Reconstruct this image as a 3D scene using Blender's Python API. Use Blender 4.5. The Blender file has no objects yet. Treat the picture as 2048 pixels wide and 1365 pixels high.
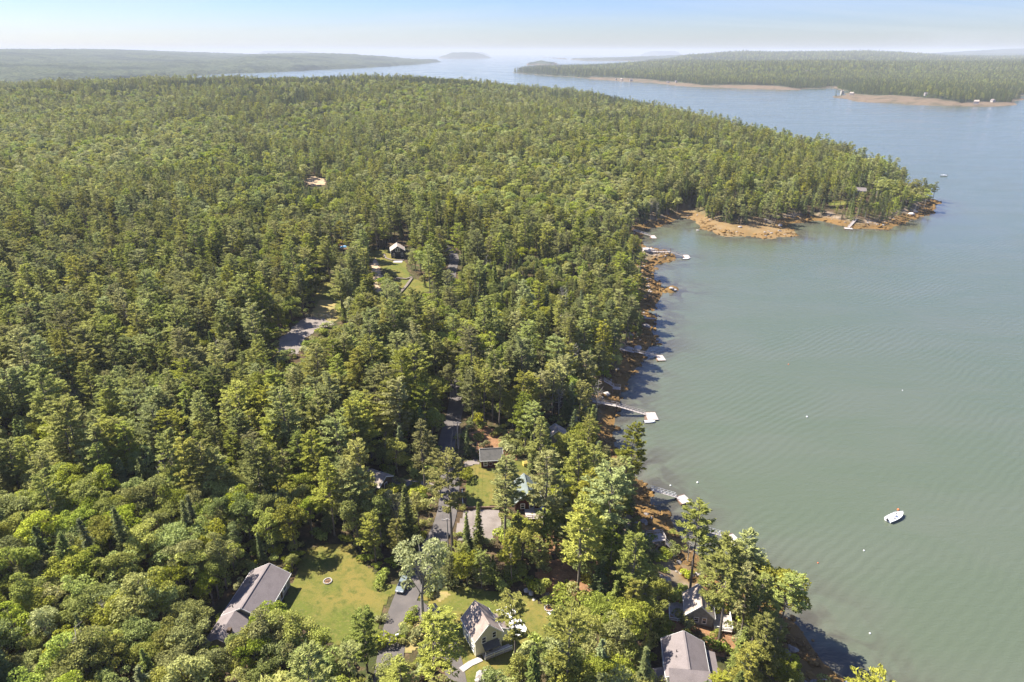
import bpy, math, random
import numpy as np
from mathutils import Vector, Matrix
R = math.radians
random.seed(7)
rng = np.random.default_rng(11)
scene = bpy.context.scene
COL = scene.collection

# ------------------------------------------------------------------ camera, sky, sun
F = 1365.0; CAM_H = 115.0
PITCH = math.atan((682.5 - 104) / F)
SP, CP = math.sin(PITCH), math.cos(PITCH)
cd = bpy.data.cameras.new('camera'); cam = bpy.data.objects.new('camera', cd); COL.objects.link(cam)
cam.location = (0, 0, CAM_H); cam.rotation_euler = (math.pi / 2 - PITCH, 0, 0)
cd.sensor_width = 36; cd.lens = 36 * F / 2048; cd.clip_start = 1; cd.clip_end = 90000
scene.camera = cam

SUN_AZ = math.atan2(0.43, -0.90)      # where the sun stands, seen from the ground
SUN_EL = R(50)
sd_ = Vector((math.cos(SUN_AZ) * math.cos(SUN_EL), math.sin(SUN_AZ) * math.cos(SUN_EL), math.sin(SUN_EL)))
sl = bpy.data.lights.new('sun', 'SUN'); so = bpy.data.objects.new('sun', sl); COL.objects.link(so)
sl.energy = 5.0; sl.angle = R(0.6); sl.color = (1.0, 0.945, 0.84)
so.rotation_euler = sd_.to_track_quat('Z', 'Y').to_euler(); so.location = (-300, 200, 400)

world = bpy.data.worlds.new('World'); scene.world = world; world.use_nodes = True
wt = world.node_tree; wt.nodes.clear()
def wn(t, **k):
    n = wt.nodes.new(t)
    for a, b in k.items(): setattr(n, a, b)
    return n
sky = wn('ShaderNodeTexSky', sky_type='NISHITA', sun_disc=False, sun_elevation=SUN_EL,
         sun_rotation=math.pi / 2 - SUN_AZ, altitude=100, air_density=1.0, dust_density=0.6, ozone_density=1.2)
tc = wn('ShaderNodeTexCoord'); sep = wn('ShaderNodeSeparateXYZ'); wt.links.new(tc.outputs['Generated'], sep.inputs[0])
def wm(op, a, b):
    n = wn('ShaderNodeMath', operation=op)
    for i, s in enumerate((a, b)):
        if isinstance(s, (int, float)): n.inputs[i].default_value = s
        else: wt.links.new(s, n.inputs[i])
    return n.outputs[0]
zc = wm('MAXIMUM', sep.outputs[2], 0.02)
cx_ = wm('DIVIDE', sep.outputs[0], wm('ADD', zc, 0.12)); cy_ = wm('DIVIDE', sep.outputs[1], wm('ADD', zc, 0.12))
cmb = wn('ShaderNodeCombineXYZ'); wt.links.new(cx_, cmb.inputs[0]); wt.links.new(cy_, cmb.inputs[1])
mp = wn('ShaderNodeMapping'); mp.inputs['Scale'].default_value = (0.22, 0.75, 1); mp.inputs['Location'].default_value = (2.3, 0.4, 0)
mp.inputs['Rotation'].default_value = (0, 0, 0.25)
wt.links.new(cmb.outputs[0], mp.inputs[0])
nz = wn('ShaderNodeTexNoise'); nz.inputs['Scale'].default_value = 1.1; nz.inputs['Detail'].default_value = 7; nz.inputs['Roughness'].default_value = 0.55
nz.inputs['Distortion'].default_value = 0.5
wt.links.new(mp.outputs[0], nz.inputs[0])
cr = wn('ShaderNodeMapRange'); cr.inputs[1].default_value = 0.48; cr.inputs[2].default_value = 0.78; cr.inputs[3].default_value = 0.0; cr.inputs[4].default_value = 0.62
wt.links.new(nz.outputs[0], cr.inputs[0])
tn = wn('ShaderNodeMix', data_type='RGBA', blend_type='MULTIPLY'); tn.inputs[0].default_value = 1; wt.links.new(sky.outputs[0], tn.inputs[6]); hzr = wn('ShaderNodeMapRange', interpolation_type='SMOOTHSTEP'); wt.links.new(sep.outputs[2], hzr.inputs[0]); hzr.inputs[1].default_value = 0.0; hzr.inputs[2].default_value = 0.085
tm_ = wn('ShaderNodeMix', data_type='RGBA'); wt.links.new(hzr.outputs[0], tm_.inputs[0]); tm_.inputs[6].default_value = (0.57, 0.63, 0.80, 1); tm_.inputs[7].default_value = (0.42, 0.55, 0.95, 1); wt.links.new(tm_.outputs[2], tn.inputs[7])
mx = wn('ShaderNodeMix', data_type='RGBA'); wt.links.new(cr.outputs[0], mx.inputs[0]); wt.links.new(tn.outputs[2], mx.inputs[6])
mx.inputs[7].default_value = (4.0, 4.35, 4.7, 1)
bg = wn('ShaderNodeBackground'); bg.inputs[1].default_value = 0.075; wt.links.new(mx.outputs[2], bg.inputs[0])
wo = wn('ShaderNodeOutputWorld'); wt.links.new(bg.outputs[0], wo.inputs[0])

scene.view_settings.view_transform = 'Standard'; scene.view_settings.look = 'None'
scene.view_settings.gamma = 1; scene.view_settings.use_curve_mapping = False
scene.view_settings.exposure = 1.42
scene.render.engine = 'CYCLES'
cy = scene.cycles
cy.max_bounces = 5; cy.diffuse_bounces = 2; cy.glossy_bounces = 2; cy.transmission_bounces = 3
cy.volume_bounces = 0; cy.transparent_max_bounces = 6; cy.caustics_reflective = False; cy.caustics_refractive = False
HAZE_DENSITY = 7.5e-5

# ------------------------------------------------------------------ geometry of the place
def W(u, v, z=0.0):
    dx = (u - 1024) / F; dy = (v - 682.5) / F
    t = (CAM_H - z) / (SP + CP * dy)
    return np.array([t * dx, t * (CP - SP * dy)])
def proj(x, y, z):
    z = z - CAM_H; d = y * CP - z * SP
    d = np.maximum(d, 1.0)
    return 1024 + F * x / d, 682.5 + F * (-(y * SP + z * CP)) / d
def pts0(l, z=0.0): return np.array([W(u, v, z) for u, v in l])
def ss(x, a, b):
    t = np.clip((np.asarray(x, float) - a) / (b - a), 0, 1); return t * t * (3 - 2 * t)
def hash2(ix, iy, s):
    n = (ix.astype(np.int64) * 374761393 + iy.astype(np.int64) * 668265263 + s * 974711) & 0x7fffffff
    n = ((n ^ (n >> 13)) * 1274126177) & 0x7fffffff
    return ((n ^ (n >> 16)) & 0xffff) / 65535.0
def vnoise(x, y, sc, s=0):
    x = np.asarray(x, float) / sc; y = np.asarray(y, float) / sc
    ix = np.floor(x); iy = np.floor(y); fx = x - ix; fy = y - iy
    fx = fx * fx * (3 - 2 * fx); fy = fy * fy * (3 - 2 * fy)
    a = hash2(ix, iy, s); b = hash2(ix + 1, iy, s); c = hash2(ix, iy + 1, s); d = hash2(ix + 1, iy + 1, s)
    return (a * (1 - fx) + b * fx) * (1 - fy) + (c * (1 - fx) + d * fx) * fy
def inpoly(x, y, P):
    x = np.asarray(x, float); y = np.asarray(y, float); r = np.zeros(x.shape, bool)
    n = len(P)
    for i in range(n):
        x0, y0 = P[i]; x1, y1 = P[(i + 1) % n]
        if y0 == y1: continue
        c = ((y0 > y) != (y1 > y)) & (x < (x1 - x0) * (y - y0) / (y1 - y0) + x0)
        r ^= c
    return r
def sdist(x, y, P):
    x = np.asarray(x, float); y = np.asarray(y, float); d = np.full(x.shape, 1e18)
    n = len(P)
    for i in range(n):
        ax, ay = P[i]; bx, by = P[(i + 1) % n]; vx, vy = bx - ax, by - ay
        L = vx * vx + vy * vy + 1e-9
        t = np.clip(((x - ax) * vx + (y - ay) * vy) / L, 0, 1)
        d = np.minimum(d, (x - ax - t * vx) ** 2 + (y - ay - t * vy) ** 2)
    d = np.sqrt(d); return np.where(inpoly(x, y, P), d, -d)
def jag(P, amp, step, seed, closed=False):
    """break a coastline into short uneven steps"""
    out = []; r = np.random.default_rng(seed)
    n = len(P)
    for i in range(n if closed else n - 1):
        a = np.array(P[i]); b = np.array(P[(i + 1) % n]); L = np.linalg.norm(b - a)
        k = max(1, int(min(L / step, 14))); out.append(a)
        for j in range(1, k):
            q = a + (b - a) * j / k; nn = np.array([-(b - a)[1], (b - a)[0]]) / (L + 1e-9)
            out.append(q + nn * r.normal(0, amp * min(1, L / k / 6)))
    return np.array(out)

COAST_PX = [(1755, 1450), (1700, 1365), (1672, 1345), (1650, 1327), (1616, 1276), (1592, 1247), (1560, 1222), (1500, 1188), (1440, 1150), (1400, 1112),
    (1362, 1075), (1338, 1032), (1302, 985), (1268, 950), (1240, 912), (1225, 880), (1229, 850), (1240, 812), (1238, 785),
    (1260, 757), (1270, 740), (1285, 722), (1292, 705), (1308, 675), (1304, 660), (1311, 640), (1312, 610), (1325, 588), (1330, 580), (1318, 574), (1322, 566), (1310, 560),
    (1303, 545), (1308, 530), (1345, 524), (1352, 512), (1330, 502), (1295, 496), (1284, 480), (1290, 458), (1325, 454), (1342, 444),
    (1362, 436), (1382, 440), (1402, 455), (1425, 466), (1452, 474), (1475, 474), (1500, 472), (1525, 478), (1560, 476), (1595, 473), (1592, 464), (1575, 455),
    (1570, 448), (1605, 446), (1640, 442), (1668, 449), (1705, 458), (1745, 458), (1775, 460), (1800, 450), (1820, 440), (1850, 432), (1872, 424),
    (1862, 416), (1884, 408), (1870, 401), (1858, 399)]
EAST = [(333, 580), (352, 600), (372, 650), (384, 740), (383, 810), (366, 873), (350, 1027), (330, 1232), (296, 1554),
        (240, 1880), (150, 2080), (-100, 2230), (-600, 2330), (-1300, 2400), (-2600, 2500), (-4200, 2500), (-4200, -400), (140, -400)]
near_w = pts0(COAST_PX)
MAIN = np.vstack([jag(near_w, 1.3, 5.0, 3), np.array([near_w[-1]]), np.array(EAST)])
ISLET = pts0([(1330, 576), (1340, 571), (1357, 575), (1359, 580), (1346, 588), (1334, 584)])

def sd_main(x, y): return sdist(x, y, MAIN)
BEACH_W = pts0([(1375, 412), (1398, 408), (1400, 425), (1440, 442), (1560, 452), (1600, 455), (1610, 474), (1500, 486), (1440, 484), (1380, 450), (1345, 455), (1350, 425)], 1.0)
def h_from(sd, x, y):
    h = np.where(sd < 0, np.maximum(sd * 0.22, -5.0), 0)
    land = 1.7 * ss(sd, 0, 7) + 2.1 * ss(sd, 7, 17) + 4.8 * ss(sd, 14, 48) + 3.2 * ss(sd, 45, 150)
    land = land + 31 * ss(sd, 110, 480) * ss(y, 560, 1750) * (0.2 + 0.8 * ss(x, -1500, -850))
    land = land + ss(sd, 60, 200) * (vnoise(x, y, 140, 1) - 0.5) * 2.5
    land = land + ss(y, 500, 900) * ss(sd, 60, 260) * (vnoise(x, y, 320, 2) - 0.5) * 12
    land = land + ss(sd, 1, 6) * (vnoise(x, y, 5, 5) - .5) * 1.1 * (1 - ss(sd, 16, 26))
    bs = sdist(x, y, BEACH_W); land = land * (1 - .62 * ss(bs, -2, 5)) + .5 * ss(bs, 0, 5) * (vnoise(x, y, 6, 77) - .4)
    return np.where(sd < 0, h, land)
def hgt(x, y):
    x = np.atleast_1d(np.asarray(x, float)); y = np.atleast_1d(np.asarray(y, float))
    h = h_from(sd_main(x, y), x, y)
    si = sdist(x, y, ISLET)
    return np.maximum(h, np.where(si > 0, np.minimum(si * 0.5, 1.5), -9))
def h1(x, y): return float(hgt([x], [y])[0])
def G(u, v, lift=0.0):
    """the point of the ground that shows at this place of the photograph"""
    z = 8.0
    for _ in range(10):
        p = W(u, v, z + lift); z = 0.5 * z + 0.5 * max(h1(*p), 0)
    p = W(u, v, z + lift)
    return np.array([p[0], p[1], max(h1(*p), 0)])

# ------------------------------------------------------------------ materials
def mat(name, color, rough=0.8, spec=0.3, metal=0.0, noise=None, bump=None, obrand=0.0, transl=0.0, attr=None, emit=None):
    """noise = list of (scale, colour, lo, hi); bump = (scale, strength, distance)"""
    m = bpy.data.materials.new(name); m.use_nodes = True; nt = m.node_tree; N = nt.nodes; L = nt.links
    b = N['Principled BSDF']; b.inputs['Roughness'].default_value = rough; b.inputs['Metallic'].default_value = metal
    b.inputs['Specular IOR Level'].default_value = spec
    rgb = N.new('ShaderNodeRGB'); rgb.outputs[0].default_value = (*color, 1); cur = rgb.outputs[0]
    geo = N.new('ShaderNodeNewGeometry')
    for k, (sc, c, lo, hi) in enumerate(noise or []):
        t = N.new('ShaderNodeTexNoise'); t.inputs['Scale'].default_value = sc; t.inputs['Detail'].default_value = 4
        L.new(geo.outputs['Position'], t.inputs[0])
        mr = N.new('ShaderNodeMapRange'); mr.inputs[1].default_value = lo; mr.inputs[2].default_value = hi; L.new(t.outputs[0], mr.inputs[0])
        mi = N.new('ShaderNodeMix'); mi.data_type = 'RGBA'; L.new(mr.outputs[0], mi.inputs[0]); L.new(cur, mi.inputs[6]); mi.inputs[7].default_value = (*c, 1)
        cur = mi.outputs[2]
    if attr:      # (attribute, colour) -> mix
        for an, c in attr:
            at = N.new('ShaderNodeAttribute'); at.attribute_name = an
            mi = N.new('ShaderNodeMix'); mi.data_type = 'RGBA'; L.new(at.outputs['Fac'], mi.inputs[0]); L.new(cur, mi.inputs[6]); mi.inputs[7].default_value = (*c, 1)
            cur = mi.outputs[2]
    if obrand:
        oi = N.new('ShaderNodeObjectInfo')
        hsv = N.new('ShaderNodeHueSaturation')
        m1 = N.new('ShaderNodeMapRange'); m1.inputs[3].default_value = 0.5 - 0.028 * obrand; m1.inputs[4].default_value = 0.5 + 0.014 * obrand; L.new(oi.outputs['Random'], m1.inputs[0])
        ml = N.new('ShaderNodeMath'); ml.operation = 'MULTIPLY'; ml.inputs[1].default_value = 7.31; L.new(oi.outputs['Random'], ml.inputs[0])
        fr = N.new('ShaderNodeMath'); fr.operation = 'FRACT'; L.new(ml.outputs[0], fr.inputs[0])
        m2 = N.new('ShaderNodeMapRange'); m2.inputs[3].default_value = 1 - 0.34 * obrand; m2.inputs[4].default_value = 1 + 0.34 * obrand; L.new(fr.outputs[0], m2.inputs[0])
        L.new(m1.outputs[0], hsv.inputs['Hue']); L.new(m2.outputs[0], hsv.inputs['Value']); L.new(cur, hsv.inputs['Color']); cur = hsv.outputs[0]
        ml3 = N.new('ShaderNodeMath'); ml3.operation = 'MULTIPLY'; ml3.inputs[1].default_value = 23.7; L.new(oi.outputs['Random'], ml3.inputs[0])
        fr3 = N.new('ShaderNodeMath'); fr3.operation = 'FRACT'; L.new(ml3.outputs[0], fr3.inputs[0])
        m4 = N.new('ShaderNodeMapRange'); m4.inputs[3].default_value = 0.75; m4.inputs[4].default_value = 1.08; L.new(fr3.outputs[0], m4.inputs[0])
        L.new(m4.outputs[0], hsv.inputs['Saturation'])
        at = N.new('ShaderNodeAttribute'); at.attribute_name = 'leaf'
        m3 = N.new('ShaderNodeMapRange'); m3.inputs[3].default_value = 0.62; m3.inputs[4].default_value = 1.38; L.new(at.outputs['Fac'], m3.inputs[0])
        mu = N.new('ShaderNodeVectorMath'); mu.operation = 'SCALE'; L.new(cur, mu.inputs[0]); L.new(m3.outputs[0], mu.inputs['Scale']); cur = mu.outputs[0]
    L.new(cur, b.inputs['Base Color'])
    if bump:
        t = N.new('ShaderNodeTexNoise'); t.inputs['Scale'].default_value = bump[0]; t.inputs['Detail'].default_value = 5; L.new(geo.outputs['Position'], t.inputs[0])
        bp = N.new('ShaderNodeBump'); bp.inputs['Strength'].default_value = bump[1]; bp.inputs['Distance'].default_value = bump[2]
        L.new(t.outputs[0], bp.inputs['Height']); L.new(bp.outputs[0], b.inputs['Normal'])
    if transl:
        tr = N.new('ShaderNodeBsdfTranslucent'); L.new(cur, tr.inputs[0]); ms = N.new('ShaderNodeMixShader'); ms.inputs[0].default_value = transl
        L.new(b.outputs[0], ms.inputs[1]); L.new(tr.outputs[0], ms.inputs[2]); L.new(ms.outputs[0], N['Material Output'].inputs[0])
    if emit: b.inputs['Emission Strength'].default_value = emit
    return m
M = {}
M['pine'] = mat('pine_needles', (0.305, 0.325, 0.066), 0.8, 0.06, obrand=1.0, transl=0.34)
M['spruce'] = mat('spruce_needles', (0.165, 0.200, 0.055), 0.8, 0.06, obrand=0.9, transl=0.22)
M['leaf'] = mat('broad_leaves', (0.325, 0.360, 0.060), 0.75, 0.08, obrand=1.0, transl=0.38)
M['pale'] = mat('pale_leaves', (0.39, 0.405, 0.115), 0.75, 0.08, obrand=0.9, transl=0.38)
M['dead'] = mat('dead_twigs', (0.30, 0.27, 0.23), 0.9, 0.1)
M['bark'] = mat('grey_bark', (0.16, 0.13, 0.105), 0.9, 0.1, noise=[(1.5, (0.24, 0.21, 0.18), .4, .7)])
M['birchbark'] = mat('pale_bark', (0.36, 0.33, 0.29), 0.9, 0.1, noise=[(2.0, (0.16, 0.14, 0.12), .5, .7)])
M['floor'] = mat('forest_floor', (0.085, 0.058, 0.034), 0.95, 0.05,
    noise=[(0.06, (0.055, 0.065, 0.022), .42, .62), (0.5, (0.16, 0.105, 0.06), .52, .72), (2.5, (0.045, 0.035, 0.022), .5, .75)],
    attr=[('rock', (0.30, 0.235, 0.17)), ('weed', (0.195, 0.115, 0.042)), ('mud', (0.27, 0.20, 0.11))], bump=(1.2, .6, .25))
M['grass'] = mat('lawn_grass', (0.112, 0.128, 0.026), 0.9, 0.05,
    noise=[(0.13, (0.195, 0.155, 0.042), .40, .62), (0.7, (0.085, 0.100, 0.022), .48, .70), (2.2, (0.17, 0.15, 0.045), .5, .72), (6, (0.07, 0.085, 0.02), .52, .75)], bump=(6, .5, .06))
M['drygrass'] = mat('dry_grass', (0.30, 0.23, 0.09), 0.9, 0.1, noise=[(0.4, (0.20, 0.19, 0.06), .45, .65), (3, (0.34, 0.25, 0.14), .5, .8)], bump=(5, .5, .06))
M['duff'] = mat('pine_straw', (0.27, 0.145, 0.075), 0.95, 0.05, noise=[(0.5, (0.16, 0.09, 0.05), .45, .65), (2.5, (0.36, 0.22, 0.12), .5, .75)], bump=(3, .5, .1))
M['asphalt'] = mat('asphalt', (0.105, 0.092, 0.085), 0.85, 0.3, noise=[(0.35, (0.145, 0.125, 0.112), .4, .7), (14, (0.07, 0.062, 0.06), .5, .8)])
M['asphalt2'] = mat('fresh_asphalt', (0.045, 0.045, 0.05), 0.85, 0.3, noise=[(0.35, (0.07, 0.065, 0.065), .4, .7)])
M['gravel'] = mat('gravel', (0.23, 0.195, 0.17), 0.95, 0.1, noise=[(0.4, (0.17, 0.14, 0.12), .4, .65), (9, (0.32, 0.28, 0.25), .5, .8)], bump=(8, .5, .05))
M['concrete'] = mat('concrete', (0.46, 0.42, 0.39), 0.9, 0.2, noise=[(0.8, (0.36, 0.32, 0.29), .4, .7)])
M['rock'] = mat('shore_rock', (0.33, 0.29, 0.26), 0.9, 0.2, noise=[(0.6, (0.20, 0.17, 0.15), .42, .62), (3, (0.44, 0.40, 0.36), .5, .8)], bump=(2.5, .7, .2))
M['weed'] = mat('rockweed', (0.20, 0.115, 0.036), 0.8, 0.15, noise=[(0.12, (0.12, 0.070, 0.026), .42, .60), (1.8, (0.34, 0.21, 0.065), .52, .75)], bump=(3, .8, .2))
M['shingle_grey'] = mat('grey_shingles', (0.20, 0.17, 0.165), 0.9, 0.15, noise=[(0.7, (0.165, 0.14, 0.135), .4, .7), (7, (0.26, 0.22, 0.21), .5, .75)])
M['shingle_tan'] = mat('tan_shingles', (0.34, 0.27, 0.225), 0.9, 0.15, noise=[(0.55, (0.24, 0.18, 0.155), .42, .66), (6, (0.42, 0.35, 0.30), .5, .8)])
M['shingle_dark'] = mat('dark_shingles', (0.135, 0.125, 0.11), 0.9, 0.15, noise=[(0.9, (0.10, 0.095, 0.085), .4, .7), (7, (0.18, 0.17, 0.15), .5, .8)])
M['cedar'] = mat('weathered_cedar', (0.42, 0.35, 0.29), 0.9, 0.1, noise=[(1.2, (0.30, 0.235, 0.19), .42, .66), (8, (0.5, 0.43, 0.37), .5, .8)])
M['greenroof'] = mat('green_metal_roof', (0.16, 0.185, 0.168), 0.8, 0.15, noise=[(0.7, (0.20, 0.225, 0.205), .4, .7)])
M['cream'] = mat('cream_clapboard', (0.66, 0.63, 0.46), 0.7, 0.3, noise=[(1.2, (0.60, 0.57, 0.42), .4, .7)])
M['white'] = mat('white_paint', (0.80, 0.79, 0.76), 0.6, 0.3)
M['greywall'] = mat('grey_shingled_wall', (0.30, 0.29, 0.27), 0.9, 0.1, noise=[(2, (0.22, 0.21, 0.20), .4, .7)])
M['darkred'] = mat('dark_red_wall', (0.085, 0.028, 0.022), 0.8, 0.2, noise=[(2, (0.06, 0.02, 0.018), .4, .7)])
M['darkwall'] = mat('charcoal_wall', (0.03, 0.034, 0.038), 0.7, 0.3)
M['brownwall'] = mat('brown_wall', (0.10, 0.07, 0.05), 0.85, 0.15)
M['glass'] = mat('window_glass', (0.02, 0.025, 0.03), 0.08, 0.8)
M['deck'] = mat('weathered_decking', (0.46, 0.41, 0.38), 0.9, 0.1, noise=[(2.2, (0.36, 0.31, 0.28), .4, .7)])
M['wood'] = mat('brown_timber', (0.20, 0.13, 0.09), 0.9, 0.1, noise=[(2.2, (0.13, 0.085, 0.06), .4, .7)])
M['galv'] = mat('aluminium', (0.62, 0.61, 0.60), 0.45, 0.5, metal=0.4)
M['black'] = mat('black_plastic', (0.015, 0.015, 0.017), 0.4, 0.5)
M['gel'] = mat('white_gelcoat', (0.82, 0.81, 0.82), 0.25, 0.5)
M['carblue'] = mat('silver_blue_paint', (0.24, 0.28, 0.29), 0.25, 0.6, metal=0.3)
M['cardark'] = mat('black_paint', (0.012, 0.013, 0.016), 0.25, 0.6)
M['orange'] = mat('orange_buoy', (0.75, 0.16, 0.04), 0.5, 0.4)
M['yellow'] = mat('yellow_plastic', (0.75, 0.58, 0.14), 0.5, 0.4)
M['navy'] = mat('navy_canvas', (0.022, 0.032, 0.055), 0.9, 0.1)
M['bluetarp'] = mat('blue_tarp', (0.16, 0.36, 0.60), 0.5, 0.4)
M['sand'] = mat('sandy_soil', (0.46, 0.34, 0.22), 0.95, 0.05, noise=[(0.5, (0.34, 0.24, 0.15), .4, .7)])

# far wooded land: canopy colour with fine mottling
def canopy_mat(name, a, b, c, s):
    m = mat(name, a, 0.9, 0.05, noise=[(s, b, .45, .56), (s * 7, c, .46, .60), (s * 0.22, b, .5, .62)], bump=(s * 4, 1.0, 7.0),
            attr=[('weed', (0.155, 0.115, 0.078))])
    return m
M['far_canopy'] = canopy_mat('distant_canopy', (0.046, 0.060, 0.034), (0.024, 0.034, 0.022), (0.085, 0.098, 0.048), 0.012)

# water
def water_mat():
    m = bpy.data.materials.new('sea_water'); m.use_nodes = True; nt = m.node_tree; N = nt.nodes; L = nt.links
    b = N['Principled BSDF']; b.inputs['IOR'].default_value = 1.42; b.inputs['Specular IOR Level'].default_value = 0.5
    geo = N.new('ShaderNodeNewGeometry')
    def noise(scale, detail, vscale=(1, 1, 1), rot=0.0, dist=0.0):
        mpn = N.new('ShaderNodeMapping'); mpn.inputs['Scale'].default_value = vscale; mpn.inputs['Rotation'].default_value = (0, 0, rot)
        L.new(geo.outputs['Position'], mpn.inputs[0])
        t = N.new('ShaderNodeTexNoise'); t.inputs['Scale'].default_value = scale; t.inputs['Detail'].default_value = detail; t.inputs['Distortion'].default_value = dist
        L.new(mpn.outputs[0], t.inputs[0]); return t.outputs[0]
    def mixc(f, a, c):
        mi = N.new('ShaderNodeMix'); mi.data_type = 'RGBA'
        if not isinstance(f, float): L.new(f, mi.inputs[0])
        if isinstance(a, tuple): mi.inputs[6].default_value = (*a, 1)
        else: L.new(a, mi.inputs[6])
        mi.inputs[7].default_value = (*c, 1); return mi.outputs[2]
    def rng_(s, lo, hi, a=0, c=1):
        r = N.new('ShaderNodeMapRange'); r.inputs[1].default_value = lo; r.inputs[2].default_value = hi; r.inputs[3].default_value = a; r.inputs[4].default_value = c
        L.new(s, r.inputs[0]); return r.outputs[0]
    n1 = noise(0.02, 4, (1, 2.2, 1), 0.4, 0.6)
    c = mixc(rng_(n1, .4, .65), (0.086, 0.106, 0.068), (0.094, 0.110, 0.076))
    at = N.new('ShaderNodeAttribute'); at.attribute_name = 'shallow'
    nf = noise(0.10, 5, (1, 1, 1), 0, 1.0)
    mu = N.new('ShaderNodeMath'); mu.operation = 'MULTIPLY'; L.new(at.outputs['Fac'], mu.inputs[0]); L.new(rng_(nf, .3, .6, .35, 1.0), mu.inputs[1])
    c = mixc(mu.outputs[0], c, (0.12, 0.105, 0.078))
    at2 = N.new('ShaderNodeAttribute'); at2.attribute_name = 'weedbed'
    mu2 = N.new('ShaderNodeMath'); mu2.operation = 'MULTIPLY'; L.new(at2.outputs['Fac'], mu2.inputs[0]); L.new(rng_(nf, .42, .56), mu2.inputs[1])
    c = mixc(mu2.outputs[0], c, (0.062, 0.058, 0.045))
    L.new(c, b.inputs['Base Color'])
    L.new(rng_(noise(0.006, 5, (1, 3.0, 1), 0.25, 1.2), 0.4, .62, .06, .20), b.inputs['Roughness'])
    w1 = noise(0.9, 3, (1, 2.4, 1), 0.42); w2 = noise(0.16, 2, (1, 3.2, 1), 0.35, 0.4)
    mpn = N.new('ShaderNodeMapping'); mpn.inputs['Rotation'].default_value = (0, 0, R(52)); L.new(geo.outputs['Position'], mpn.inputs[0])
    wv = N.new('ShaderNodeTexWave'); wv.inputs['Scale'].default_value = 0.125; wv.inputs['Distortion'].default_value = 6.5; wv.inputs['Detail'].default_value = 2.0; wv.inputs['Detail Scale'].default_value = 0.35; L.new(mpn.outputs[0], wv.inputs[0])
    wmask = N.new('ShaderNodeMath'); wmask.operation = 'MULTIPLY'; L.new(wv.outputs['Fac'], wmask.inputs[0]); L.new(rng_(noise(0.009, 2, (1, 1.6, 1), 0.5, .5), .42, .62, 0, 0.85), wmask.inputs[1])
    ad0 = N.new('ShaderNodeMath'); ad0.operation = 'MULTIPLY_ADD'; L.new(w2, ad0.inputs[0]); ad0.inputs[1].default_value = 1.8; L.new(w1, ad0.inputs[2])
    ad = N.new('ShaderNodeMath'); ad.operation = 'ADD'; L.new(ad0.outputs[0], ad.inputs[0]); L.new(wmask.outputs[0], ad.inputs[1])
    bp = N.new('ShaderNodeBump'); bp.inputs['Strength'].default_value = 0.5; bp.inputs['Distance'].default_value = 0.22
    ac = N.new('ShaderNodeAttribute'); ac.attribute_name = 'sheltered'
    L.new(rng_(ac.outputs['Fac'], 0, 1, 0.34, 0.05), bp.inputs['Strength'])
    L.new(ad.outputs[0], bp.inputs['Height']); L.new(bp.outputs[0], b.inputs['Normal'])
    return m
M['water'] = water_mat()

# ------------------------------------------------------------------ mesh helpers
def tag(o, label=None, cat=None, group=None, kind=None):
    if label: o['label'] = label
    if cat: o['category'] = cat
    if group: o['group'] = group
    if kind: o['kind'] = kind
    return o
def np_mesh(name, V, Fq, mats, midx=None, smooth=False):
    """V (n,3); Fq (m,3|4) integer array"""
    me = bpy.data.meshes.new(name); V = np.asarray(V, np.float32); Fq = np.asarray(Fq, np.int32); k = Fq.shape[1]
    me.vertices.add(len(V)); me.vertices.foreach_set('co', V.ravel())
    me.loops.add(Fq.size); me.loops.foreach_set('vertex_index', Fq.ravel())
    me.polygons.add(len(Fq)); me.polygons.foreach_set('loop_start', np.arange(0, Fq.size, k, dtype=np.int32))
    for m in mats: me.materials.append(m)
    if midx is not None: me.polygons.foreach_set('material_index', np.asarray(midx, np.int32))
    if smooth: me.polygons.foreach_set('use_smooth', np.ones(len(Fq), bool))
    me.update(calc_edges=True); return me
def link(name, me, parent=None, loc=None, rot=None):
    o = bpy.data.objects.new(name, me); COL.objects.link(o)
    if loc is not None: o.location = loc
    if rot is not None: o.rotation_euler = rot
    if parent: o.parent = parent
    return o
def empty(name, loc, rz=0, label=None, cat=None, group=None):
    o = bpy.data.objects.new(name, None); COL.objects.link(o); o.location = loc; o.rotation_euler = (0, 0, rz); o.empty_display_size = .5
    return tag(o, label, cat, group)
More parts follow.
